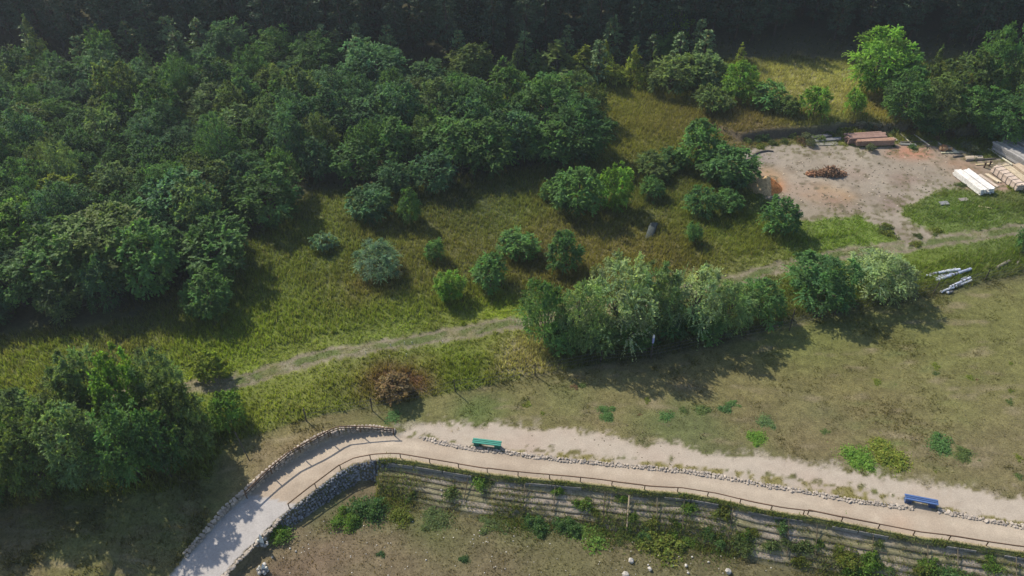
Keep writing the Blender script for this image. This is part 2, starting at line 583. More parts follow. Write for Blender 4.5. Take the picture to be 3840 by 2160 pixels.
def blobs(x, y, rgb, lst, wx, wy):
    for (bx, by, r, c, s) in lst:
        X, Y = gd(bx, by)
        e = np.exp(-(((x + wx - X) ** 2 + (y + wy - Y) ** 2 * 1.3) / (r * r))) * s
        rgb += (np.array(c) - rgb) * np.clip(e * 1.25, 0, 1)[..., None]
    return rgb


REG = ['ground', 'footpath', 'sandy_strip', 'dirt_track', 'timber_yard_ground', 'dry_field', 'lower_field', 'forest_floor']


def surface(x, y):
    """colour, region id and how tall / thick the grass stands, at every point"""
    x = np.asarray(x, float)
    y = np.asarray(y, float)
    n1, n2 = fbm(x, y, 0.10, 4, 21), fbm(x, y, 0.35, 4, 31)
    n3, n4 = fbm(x, y, 1.1, 3, 41), fbm(x, y, 0.8, 4, 51)
    n5 = fbm(x, y, 2.6, 2, 61)
    wx, wy = 2.2 * (n2 - .5) + 1.0 * (n4 - .5), 2.2 * (fbm(x, y, 0.35, 3, 71) - .5) + 1.0 * (n3 - .5)
    k = lambda c: np.array(c, float)
    def mix(a, b, t):
        return a + (b - a) * np.clip(t, 0, 1)[..., None]
    rgb = mix(np.broadcast_to(k((.085, .098, .034)), x.shape + (3,)).copy(), k((.10, .12, .026)), (n1 - .42) * 5)
    rgb = mix(rgb, k((.13, .122, .05)), (n2 - .57) * 4)
    rgb = mix(rgb, k((.065, .065, .033)), (n4 - .64) * 4)
    rgb = blobs(x, y, rgb, BLOBS, wx, wy)
    rgb = rgb * (0.75 + 0.5 * n3)[..., None]
    reg = np.zeros(x.shape, int)
    gh = np.full(x.shape, 0.42) * (0.6 + 0.8 * n2)
    gdens = np.ones(x.shape)
    # wood floor
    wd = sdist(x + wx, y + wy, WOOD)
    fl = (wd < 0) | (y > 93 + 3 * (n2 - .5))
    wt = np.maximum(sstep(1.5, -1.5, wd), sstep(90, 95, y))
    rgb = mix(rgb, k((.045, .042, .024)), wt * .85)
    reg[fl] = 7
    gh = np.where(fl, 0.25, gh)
    gdens = np.where(fl, 0.25, gdens)
    # dry field between wire fence and sandy strip, and beyond the bank
    fy = np.interp(x, GXs, GYs, left=-1, right=GYs[-1])
    fd = fy - y + 0.35 * (n4 - .5)
    fld = mix(np.broadcast_to(k((.15, .128, .062)), x.shape + (3,)).copy(), k((.128, .128, .052)), (n1 - .45) * 4)
    fld = mix(fld, k((.175, .135, .08)), (n2 - .55) * 4)
    fld = mix(fld, k((.10, .095, .045)), (n4 - .63) * 5)
    fld = blobs(x, y, fld, FIELD_BLOBS, wx, wy)
    st_ = fbm(x * .45 + y * .1, y * 1.5, 1.0, 4, 81)
    fld *= (0.80 * (0.52 + 0.40 * n3 + .40 * st_ + .16 * n5))[..., None] * np.array((.98, 1.04, .88))
    fld = mix(fld, k((.105, .115, .042)), (st_ - .56) * 3.5 * sstep(.4, .6, n1))
    fld = mix(fld, k((.20, .165, .10)), (.40 - st_) * 3)
    ft = sstep(0, 0.5, fd)
    ft = np.where(x < GXs[0], 0, ft)
    # far left the short turf ends against the trees
    left = D((560, 1110), (610, 1105), (700, 1070), (640, 1250), (480, 1460), (380, 1600), (-150, 1700), (-150, 1320), (150, 1260), (400, 1230), (520, 1190))
    ld = sdist(x + .4 * wx, y + .4 * wy, left)
    ft = np.maximum(ft, sstep(.8, -.8, ld))
    rgb = mix(rgb, fld, ft)
    reg[ft > 0.5] = 5
    gh = np.where(ft > .5, 0.04 + 0.03 * n2 + 0.08 * sstep(.5, .66, n1) + .07 * sstep(.6, .72, n4) + 0.12 * sstep(6, 0, fd) * sstep(.4, .6, n4), gh)
    gdens = np.where(ft > .5, 0.22 + .6 * sstep(.48, .62, n2) + .4 * sstep(.58, .7, n4), gdens)
    # lower field below the bank
    t = Fy(x) - y
    low = mix(np.broadcast_to(k((.135, .112, .062)), x.shape + (3,)).copy(), k((.10, .105, .045)), (n2 - .45) * 4)
    low = mix(low, k((.15, .11, .075)), (n1 - .5) * 4)
    low = blobs(x, y, low, LOW_BLOBS, wx, wy)
    low *= (0.66 + 0.36 * n3)[..., None]
    tl = t > 0.02
    rgb = np.where(tl[..., None], low, rgb)
    reg[tl] = 6
    gh = np.where(tl, 0.08 + .06 * n2, gh)
    gdens = np.where(tl, 0.3 + .4 * sstep(.45, .6, n4), gdens)
    # sandy verge and strip
    sand = mix(np.broadcast_to(k((.335, .288, .23)), x.shape + (3,)).copy(), k((.325, .265, .21)), (n2 - .45) * 3)
    sand = mix(sand, k((.28, .23, .175)), (n4 - .6) * 3)
    sd = sdist(x + .55 * (n4 - .5) + .35 * (n5 - .5), y + 1.5 * (n4 - .5) + .9 * (n5 - .5), STRIP)
    st = sstep(0.10, -0.10, sd)
    vl = y - Uy(x)
    verge = (y > Uy(x)) & (x > -6) & (y < .25 * (n4 - .5) + np.interp(x, [p[0] for p in STRIP[16:]][::-1], [p[1] for p in STRIP[16:]][::-1]))
    vcol = mix(sand * .95, k((.165, .145, .055)), (n4 * .6 + n5 * .4 - .47) * 11)
        # scattered bare scuffs just outside the strip
    scuff = sstep(1.1, 0.0, sd) * sstep(.5, .62, n5)
    rgb = mix(rgb, sand * .9, np.where(reg == 5, scuff, 0))
    rgb = mix(rgb, sand, np.where(tl, 0, st))
    rgb = np.where((verge & ~tl)[..., None], vcol, rgb)
    on = ((st > .5) | verge) & ~tl
    reg[on] = 2
    gdens = np.where(on, np.where(verge, .9 * (n4 * .6 + n5 * .4 > .50), 0), gdens)
    gh = np.where(verge, .11, gh)
    # footpath
    pth = (y <= Uy(x)) & (y >= Fy(x)) & (x < 60)
    pcol = mix(np.broadcast_to(k((.335, .28, .215)), x.shape + (3,)).copy(), k((.31, .252, .19)), (n2 - .45) * 4)
    pcol = mix(pcol, k((.355, .298, .228)), (n4 - .55) * 5)
    pw = (y - Fy(x)) / np.maximum(Uy(x) - Fy(x), .3)
    pcol = pcol * (1 + .07 * np.cos(pw * 9.0 + 1.2 * n2) - .10 * sstep(.16, .0, pw) - .05 * sstep(.85, 1, pw) + .20 * (fbm(x * .25, y * 1.6 + x * .25, 1.0, 3, 95) - .5))[..., None]
    pcol = mix(pcol, k((.33, .24, .17)), np.exp(-((x - gp(3380, 1965)[0]) ** 2 + (y - gp(3380, 1965)[1]) ** 2) / .8) * .6)
    # the lower end of the path is paved with smooth grey slabs
    ax, ay = polyz([(930, 1850)])[0]
    bx, by = polyz([(1075, 1885)])[0]
    side = (x - ax) * (by - ay) - (y - ay) * (bx - ax)
    pcol = np.where((side > 0)[..., None], np.array((.32, .30, .28)) * (0.93 + .14 * n2)[..., None], pcol)
    rgb = np.where(pth[..., None], pcol, rgb)
    reg[pth] = 1
    gdens = np.where(pth, 0, gdens)
    # dirt track
    td = seg_dist(x + .35 * wx, y + .35 * wy, TRACK)
    tw = sstep(.95, .45, td + .7 * (n5 - .5)) * np.where((reg == 0) | (reg == 7), 1, 0)
    tcol = mix(np.broadcast_to(k((.15, .13, .088)), x.shape + (3,)).copy(), k((.085, .105, .035)), sstep(.44, .28, td + .25 * (n5 - .5)))
    tcol = mix(tcol, k((.19, .165, .115)), (n3 - .5) * 4)
    tcol = mix(tcol, k((.14, .125, .06)), sstep(.0, -20, x + 3) * .25 + (n4 - .58) * 3)
    rgb = mix(rgb, tcol, tw)
    reg[tw > .5] = 3
    gh = np.where(td < 2.4, gh * .6, gh)
    gh = np.where(tw > .3, .09, gh)
    gdens = np.where(tw > .3, np.where(td < .4, .8, .35 * (n5 > .5)), gdens)
    # timber yard
    yd = sdist(x + .5 * wx, y + .5 * wy, YARD)
    yt = sstep(.35, -.35, yd + 1.1 * (n5 - .5))
    ycol = mix(np.broadcast_to(k((.222, .19, .148)), x.shape + (3,)).copy(), k((.262, .227, .178)), (n2 - .5) * 4)
    ycol = mix(ycol, k((.172, .142, .107)), (n4 - .55) * 4)
    yb0 = ycol.copy()
    ycol = blobs(x, y, ycol, YARD_BLOBS, .35 * wx, .35 * wy)
    ycol = yb0 + (ycol - yb0) * (.45 + .6 * n3)[..., None]
    edge = sstep(-4.0, -.3, yd) * sstep(.50, .58, n5 * .6 + n3 * .4)
    ycol = mix(ycol, k((.10, .095, .045)), edge * .8)
    ycol = mix(ycol, k((.12, .10, .065)), (n5 * .65 + n3 * .35 - .62) * 12)
    rgb = mix(rgb, ycol, yt)
    reg[yt > .5] = 4
    gdens = np.where(yt > .5, .3 * (edge > .5), gdens)
    gh = np.where(yt > .5, .10, gh)
    gh = np.where((yd < 2.5) & (yt <= .5), gh * .55, gh)
    # bare earth of the scarp, its shade painted into the colour
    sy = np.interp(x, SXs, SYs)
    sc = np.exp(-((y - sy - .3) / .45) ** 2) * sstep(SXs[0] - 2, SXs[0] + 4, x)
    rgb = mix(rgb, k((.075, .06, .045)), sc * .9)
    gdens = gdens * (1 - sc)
    # dark band along the wire fence: hedge shade and ditch painted in
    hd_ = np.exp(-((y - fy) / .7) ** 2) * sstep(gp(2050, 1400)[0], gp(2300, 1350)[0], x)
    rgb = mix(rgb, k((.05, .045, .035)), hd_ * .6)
    return np.clip(rgb, .01, .9), reg, gh, gdens


def axis(lo, hi, step, ext):
    a = np.arange(lo, hi + step / 2, step)
    g, s = [], step
    left, right = [], []
    p = lo
    while p > -ext:
        s *= 1.5
        p -= s
        left.append(p)
    p, s = hi, step
    while p < ext:
        s *= 1.5
        p += s
        right.append(p)
    return np.array(left[::-1] + list(a) + right)


gx, gy = axis(-84, 84, 0.2, 700), axis(20, 122, 0.2, 900)
GX, GY = np.meshgrid(gx, gy)
GZ = height(GX, GY)
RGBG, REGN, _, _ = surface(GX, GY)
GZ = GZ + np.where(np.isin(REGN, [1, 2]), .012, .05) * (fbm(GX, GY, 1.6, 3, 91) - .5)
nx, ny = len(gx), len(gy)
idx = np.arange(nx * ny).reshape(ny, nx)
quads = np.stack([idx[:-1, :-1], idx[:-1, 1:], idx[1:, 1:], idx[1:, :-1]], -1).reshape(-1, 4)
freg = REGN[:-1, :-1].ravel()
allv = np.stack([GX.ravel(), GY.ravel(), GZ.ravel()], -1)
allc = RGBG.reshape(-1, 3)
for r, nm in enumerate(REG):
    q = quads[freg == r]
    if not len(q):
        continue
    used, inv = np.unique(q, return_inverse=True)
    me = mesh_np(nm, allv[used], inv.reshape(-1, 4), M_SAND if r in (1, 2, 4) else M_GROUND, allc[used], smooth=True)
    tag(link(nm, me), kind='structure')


VIEW_W = lambda y: 5 + (np.maximum(y, 0) * CP + CAM_H * SP) * .655


# ------------------------------------------------------------------ grass (nobody could count it)
def grass(name, n, box, keep, blades, wid, lean=.45, hmul=1.0, strawf=.10, bright=(1.0, 1.0, 1.0), label=None, seedh=0, far_w=True):
    x = RG.uniform(box[0], box[1], n)
    y = RG.uniform(box[2], box[3], n)
    # only what could be looked at: a wide wedge in front of the place the photo was taken from
    m = (np.abs(x) < VIEW_W(y))
    x, y = x[m], y[m]
    rgb, reg, gh, gden = surface(x, y)
    m = keep(reg, gh, gden, x, y) & (RG.random(len(x)) < gden)
    x, y, rgb, gh = x[m], y[m], rgb[m], gh[m]
    z = height(x, y)
    n = len(x)
    B = blades
    X, Y, Z = [np.repeat(a, B) for a in (x, y, z)]
    h = np.repeat(gh, B) * RG.uniform(.55, 1.25, n * B) * hmul
    spread = .5 * h.clip(.05, .3)
    X = X + RG.normal(0, 1, n * B) * spread * .5
    Y = Y + RG.normal(0, 1, n * B) * spread * .5
    a = RG.uniform(0, 6.283, n * B)
    w = wid * RG.uniform(.6, 1.4, n * B) * (.6 + .4 * h / h.mean())
    la = RG.uniform(0, 6.283, n * B)
    ln = h * lean * RG.uniform(.2, 1.3, n * B)
    # prevailing lean
    lx = np.cos(la) * ln + .15 * h
    ly = np.sin(la) * ln - .1 * h
    ca, sa = np.cos(a) * w / 2, np.sin(a) * w / 2
    v = np.empty((n * B, 3, 3))
    v[:, 0] = np.stack([X - ca, Y - sa, Z - .02], -1)
    v[:, 1] = np.stack([X + ca, Y + sa, Z - .02], -1)
    v[:, 2] = np.stack([X + lx, Y + ly, Z + h], -1)
    tint = np.repeat(RG.uniform(.75, 1.3, n), B) * RG.uniform(.8, 1.25, n * B)
    c = np.repeat(rgb, B, 0) * tint[:, None] * np.array(bright)
    straw = (RG.random(n * B) < strawf)[:, None]
    c = np.where(straw, c * .4 + np.array((.26, .22, .11)) * .6, c)
    c = np.repeat(c, 3, 0)
    me = mesh_np(name, v.reshape(-1, 3), np.arange(n * B * 3).reshape(-1, 3), M_GRASS, c)
    o = tag(link(name, me), label, None, None, 'stuff')
    return o


grass('meadow_grass', 480000, (-84, 84, 30, 100), lambda reg, gh, gd_, x, y: ((reg == 0) | (reg == 3) | (reg == 4)) & (gh > .03), 3, .062, label='tall unmown meadow grass, green and straw coloured', bright=(1.5, 1.68, 1.1), strawf=.10)
grass('field_grass', 260000, (-45, 60, 24, 72), lambda reg, gh, gd_, x, y: (reg == 5) | (reg == 2), 3, .035, label='short dry turf of the field', bright=(1.2, 1.25, 1.0), lean=.8)
grass('lower_field_grass', 90000, (-35, 50, 22, 42), lambda reg, gh, gd_, x, y: (reg == 6) & (Fy(x) - y > 2.2), 3, .045, label='sparse short grass of the lower field', bright=(1.6, 1.6, 1.3), lean=.8)
grass('woodland_undergrowth', 60000, (-84, 70, 48, 100), lambda reg, gh, gd_, x, y: (reg == 7), 3, .09, hmul=1.6, label='shaded grass and weeds under the wood', bright=(1.3, 1.6, 1.1))


# ------------------------------------------------------------------ trees
def quads_mesh(name, P, U, V, col, mat):
    """leaf-sized quads: centre P, half-axes U (length) and V (width)"""
    n = len(P)
    v = np.empty((n, 4, 3))
    v[:, 0] = P - U * .9 - V * .35
    v[:, 1] = P - U * .1 - V
    v[:, 2] = P + U
    v[:, 3] = P - U * .1 + V
    return mesh_np(name, v.reshape(-1, 3), np.arange(n * 4).reshape(-1, 4), mat, np.repeat(col, 4, 0))


def unit(a):
    return a / (np.linalg.norm(a, axis=-1, keepdims=True) + 1e-9)


def crown_template(rng, lobes, per, size, leaf, kind='round', tipcol=(1.15, 1.1, .85)):
    """a crown of many leaf sprays round a set of limb ends; unit tree 1 high and 1 wide, leaf = (length, width) in real metres, size = real (width, height)"""
    W, H = size
    C, Rr = [], []
    tries = 0
    bumps = [(unit(rng.normal(0, 1, 3)), rng.uniform(-.45, .38)) for _ in range(7)]
    swell = lambda d: float(np.clip(1 + sum(a * max(0.0, float(d @ b)) ** 3 for b, a in bumps), .55, 1.3))
    while len(C) < lobes and tries < 4000:
        tries += 1
        d = unit(rng.normal(0, 1, 3))
        if kind == 'cone':
            zz = rng.random() ** 1.3
            rad = .46 * (1 - zz) * rng.uniform(.4, 1.0)
            a = rng.uniform(0, 6.28)
            c = np.array([math.cos(a) * rad, math.sin(a) * rad, .10 + .86 * zz])
            r = .13 * (1 - .55 * zz) * rng.uniform(.8, 1.3)
        elif kind == 'shrub':
            if d[2] < -.25:
                d[2] = -d[2]
            rr = rng.uniform(.4, 1.0) * swell(d)
            c = np.array([d[0] * .40 * rr, d[1] * .40 * rr, .38 + d[2] * .44 * rr])
            r = rng.uniform(.11, .19)
        else:
            if d[2] < -.8:
                d[2] = -d[2]
            rr = rng.uniform(.45, 1.0) ** .7 * swell(d)
            c = np.array([d[0] * .38 * rr, d[1] * .38 * rr, .51 + d[2] * .40 * rr])
            r = rng.uniform(.09, .17)
        if all(np.linalg.norm(c - q) > .55 * (r + s) for q, s in zip(C, Rr)):
            C.append(c)
            Rr.append(r)
    if kind != 'cone':                      # leading shoots that break the outline
        for _ in range(int(lobes * .32)):
            d = unit(rng.normal(0, 1, 3) + np.array([0, 0, .9]))
            q = swell(d) * rng.uniform(.98, 1.16)
            C.append(np.array([d[0] * .42 * q, d[1] * .42 * q, (.40 if kind == 'shrub' else .53) + d[2] * .46 * q]))
            Rr.append(rng.uniform(.05, .085))
    P, U, V, Cc = [], [], [], []
    for c, r in zip(C, Rr):
        sh = rng.uniform(.62, 1.4)
        hue = np.array([rng.uniform(.9, 1.08), 1.0, rng.uniform(.85, 1.15)])
        out = unit(np.array([c[0], c[1], (c[2] - .45) * .8]))
        # several sprays per lobe, each with leaves strung along it
        ns = max(3, per // 9)
        for s in range(ns):
            d = unit(rng.normal(0, 1, 3) + out * .8 + np.array([0, 0, .35]))
            ln = r * rng.uniform(.8, 1.55)
            droop = rng.uniform(.05, .35)
            for k in range(9):
                f = (k + rng.random()) / 9
                p = c + d * ln * (.25 + .75 * f) + np.array([0, 0, -droop * ln * f * f])
                side = unit(np.cross(d, np.array([0, 0, 1.0])) + rng.normal(0, .3, 3)) * (1 if k % 2 else -1)
                u = unit(side * .8 + d * .7 + rng.normal(0, .35, 3) + np.array([0, 0, -.15]))
                nrm = unit(np.array([0, 0, 1.0]) * .9 + out * .5 + rng.normal(0, .5, 3))
                v = unit(np.cross(nrm, u))
                q = rng.uniform(.7, 1.35)
                P.append(p + u * 0)
                U.append(u * leaf[0] / 2 * q)
                V.append(v * leaf[1] / 2 * q)
                g = sh * rng.uniform(.75, 1.25)
                cc = hue * g
                if f > .75:
                    cc = cc * np.array(tipcol)
                Cc.append(cc)
    P, U, V, Cc = map(np.array, (P, U, V, Cc))
    zt = np.percentile(P[:, 2], 98.5)
    rx = np.percentile(np.hypot(P[:, 0], P[:, 1]), 95)
    nm = np.array([.5 / rx, .5 / rx, 1.0 / zt])
    P = P * nm
    C = [c * nm for c in C]
    scale = np.array([W, W, H])
    return P * scale, U, V, Cc, np.array(C) * scale, np.array(Rr) * W


def trunk_mb(rng, C, H, r0, stems=1, n_limbs=9, col=(.10, .085, .065)):
    mb = MB()
    for s in range(stems):
        off = np.array([rng.normal(0, .12), rng.normal(0, .12), 0]) * (stems > 1)
        lean = rng.normal(0, .05, 2) * H
        top = np.array([lean[0], lean[1], H * .72])
        pts = [off + np.array([0, 0, -.25])] + [off * (1 - t) + top * t + np.array([rng.normal(0, .03), rng.normal(0, .03), 0]) * H * .3 * t for t in (.15, .35, .55, .78, 1.0)]
        rad = np.array([1.25, 1, .85, .68, .45, .2]) * r0 / (stems ** .5)
        mb.tube(pts, rad, 6, col)
        for c in C[rng.permutation(len(C))[:n_limbs]]:
            t = float(np.clip(c[2] / H * .55, .2, .8))
            b = off * (1 - t) + top * t
            b[2] = H * .72 * t
            m = (b + c) / 2 + np.array([0, 0, .04 * H])
            mb.tube([b, m, c], np.array([.42, .28, .1]) * r0, 5, col)
    return mb


TEMPL = {}


def make_templates():
    def add(key, n, lobes, per, size, leaf, kind, r0, stems, limbs, mat=None, barkcol=(.10, .085, .065)):
        for i in range(n):
            rng = np.random.default_rng(abs(hash(key)) % 1000 + i * 37 if False else sum(map(ord, key)) * 13 + i * 37)
            P, U, V, Cc, C, Rr = crown_template(rng, lobes, per, size, leaf, kind)
            cm = quads_mesh('crown', P, U, V, Cc, mat or M_LEAF)
            tb = trunk_mb(rng, C, size[1], r0, stems, limbs, barkcol)
            V_ = np.concatenate(tb.v)
            tm = bpy.data.meshes.new('trunk')
            tm.from_pydata(V_.tolist(), [], tb.f)
            tm.materials.append(M_BARK)
            at = tm.attributes.new('col', 'FLOAT_COLOR', 'POINT')
            c4 = np.ones((len(V_), 4), np.float32)
            c4[:, :3] = np.concatenate(tb.c)
            at.data.foreach_set('color', c4.ravel())
            tm.update()
            TEMPL.setdefault(key, []).append((cm, tm, size))
    add('locust', 6, 50, 162, (4.6, 5.2), (.235, .125), 'round', .10, 1, 12)
    add('bush', 5, 40, 144, (3.0, 3.2), (.17, .09), 'shrub', .06, 3, 5)
    add('willow', 4, 90, 198, (5.4, 5.2), (.18, .075), 'shrub', .10, 3, 8)
    add('bigtree', 4, 84, 207, (7.0, 8.0), (.23, .125), 'round', .2, 1, 14)
    add('hedge', 4, 84, 207, (6.0, 6.0), (.20, .11), 'shrub', .12, 2, 8)
    add('slender', 4, 46, 90, (2.4, 5.0), (.18, .10), 'cone', .06, 1, 6)
    add('low', 4, 30, 90, (1.2, 0.7), (.085, .045), 'shrub', .02, 4, 3)


make_templates()


def patch_template(seed, W=2.0, H=.55, n=2600, leaf=(.13, .06)):
    rng = np.random.default_rng(seed)
    hubs = [(rng.normal(0, .17), rng.normal(0, .13), rng.uniform(.06, .16), rng.uniform(.45, 1.0)) for _ in range(11)]
    P, U, V, C = [], [], [], []
    for i in range(n):
        hx, hy, hr, hh = hubs[rng.integers(len(hubs))]
        x, y = hx + rng.normal(0, hr), hy + rng.normal(0, hr)
        e = math.exp(-((x - hx) ** 2 + (y - hy) ** 2) / (2 * hr * hr))
        z = hh * e * rng.random() ** .6
        a = rng.uniform(0, 6.283)
        u = unit(np.array([math.cos(a), math.sin(a), rng.uniform(-.1, 1.3)]))
        v = unit(np.cross(u, unit(np.array([0, 0, 1.0]) + rng.normal(0, .5, 3))))
        q = rng.uniform(.5, 1.3)
        P.append((x * W, y * W, z * H + .02)); U.append(u * leaf[0] / 2 * q); V.append(v * leaf[1] / 2 * q)
        C.append(np.array([rng.uniform(.85, 1.25), 1, rng.uniform(.8, 1.1)]) * rng.uniform(.6, 1.35))
    cm = quads_mesh('crown', np.array(P), np.array(U), np.array(V), np.array(C), M_LEAF)
    mb = MB()
    for hx, hy, hr, hh in hubs:
        for k in range(3):
            mb.tube([(hx * W, hy * W, -.05), (hx * W + rng.normal(0, .05), hy * W + rng.normal(0, .05), hh * H * .8)], [.012, .006], 4, (.09, .10, .04))
    for (ax, ay, _, _), (bx, by, _, _) in zip(hubs[:-1], hubs[1:]):
        mb.tube([(ax * W, ay * W, -.03), (bx * W, by * W, -.03)], .02, 4, (.09, .10, .04))
    V_ = np.concatenate(mb.v)
    tm = bpy.data.meshes.new('stems')
    tm.from_pydata(V_.tolist(), [], mb.f)
    tm.materials.append(M_BARK)
    at = tm.attributes.new('col', 'FLOAT_COLOR', 'POINT')
    c4 = np.ones((len(V_), 4), np.float32)
    c4[:, :3] = np.concatenate(mb.c)
    at.data.foreach_set('color', c4.ravel())
    return cm, tm, (W * .72, H)


TEMPL['patch'] = [patch_template(700 + i) for i in range(6)]
TEMPL['smallpatch'] = [patch_template(800 + i, 1.0, .4, 900, (.09, .045)) for i in range(5)]
_pick = {}


def plant(kind, x, y, z, w, h, col, name, label, cat, group=None, rot=None):
    v = TEMPL[kind]
    i = _pick.get(kind, 0)
    _pick[kind] = i + 1
    cm, tm, (W, H) = v[i % len(v)]
    root = thing(name, label, cat, (x, y, z), random.uniform(0, 6.28) if rot is None else rot, group)
    root.scale = (w / W, w / W * random.uniform(.92, 1.08), h / H)
    t = link('trunk' if kind not in ('low', 'lowbig', 'bush', 'patch', 'smallpatch') else 'stems', tm, root)
    c = link('crown' if kind not in ('low', 'lowbig', 'bush', 'patch', 'smallpatch') else 'foliage', cm, root)
    c.color = (*col, 1)
    return root


def fit(dx, top, bot, w, low=False):
    """a crown's box in the photo (2576-wide pixels) -> where it stands, how wide and how tall it really is"""
    by = bot
    for _ in range(6):
        x, y, z = hd(dx, by)
        dep = depth_of(x, y, z)
        s = FPX / dep / K
        d = math.atan2(CAM_H - z, y)
        sd, cd = math.sin(d), math.cos(d)
        r = w / 2
        T = (bot - top) / 2
        q = T * T - (r * sd) ** 2
        cz, az = (.45, .62) if low else (.51, .49)
        hp = math.sqrt(max(q, (.30 * r) ** 2)) / (az * cd)
        hp = min(max(hp, .7 * w), 2.4 * w)
        by = (top + bot) / 2 + cz * hp * cd
    return x, y, z, w / s, hp / s


G = dict(mid=(.125, .245, .078), bright=(.185, .335, .06), teal=(.108, .222, .105), dark=(.080, .160, .070), silver=(.26, .345, .185), sil2=(.18, .275, .115),
         yel=(.23, .29, .055), olive=(.155, .225, .075), deep=(.095, .200, .070), blue=(.155, .26, .165), brown=(.23, .17, .095))

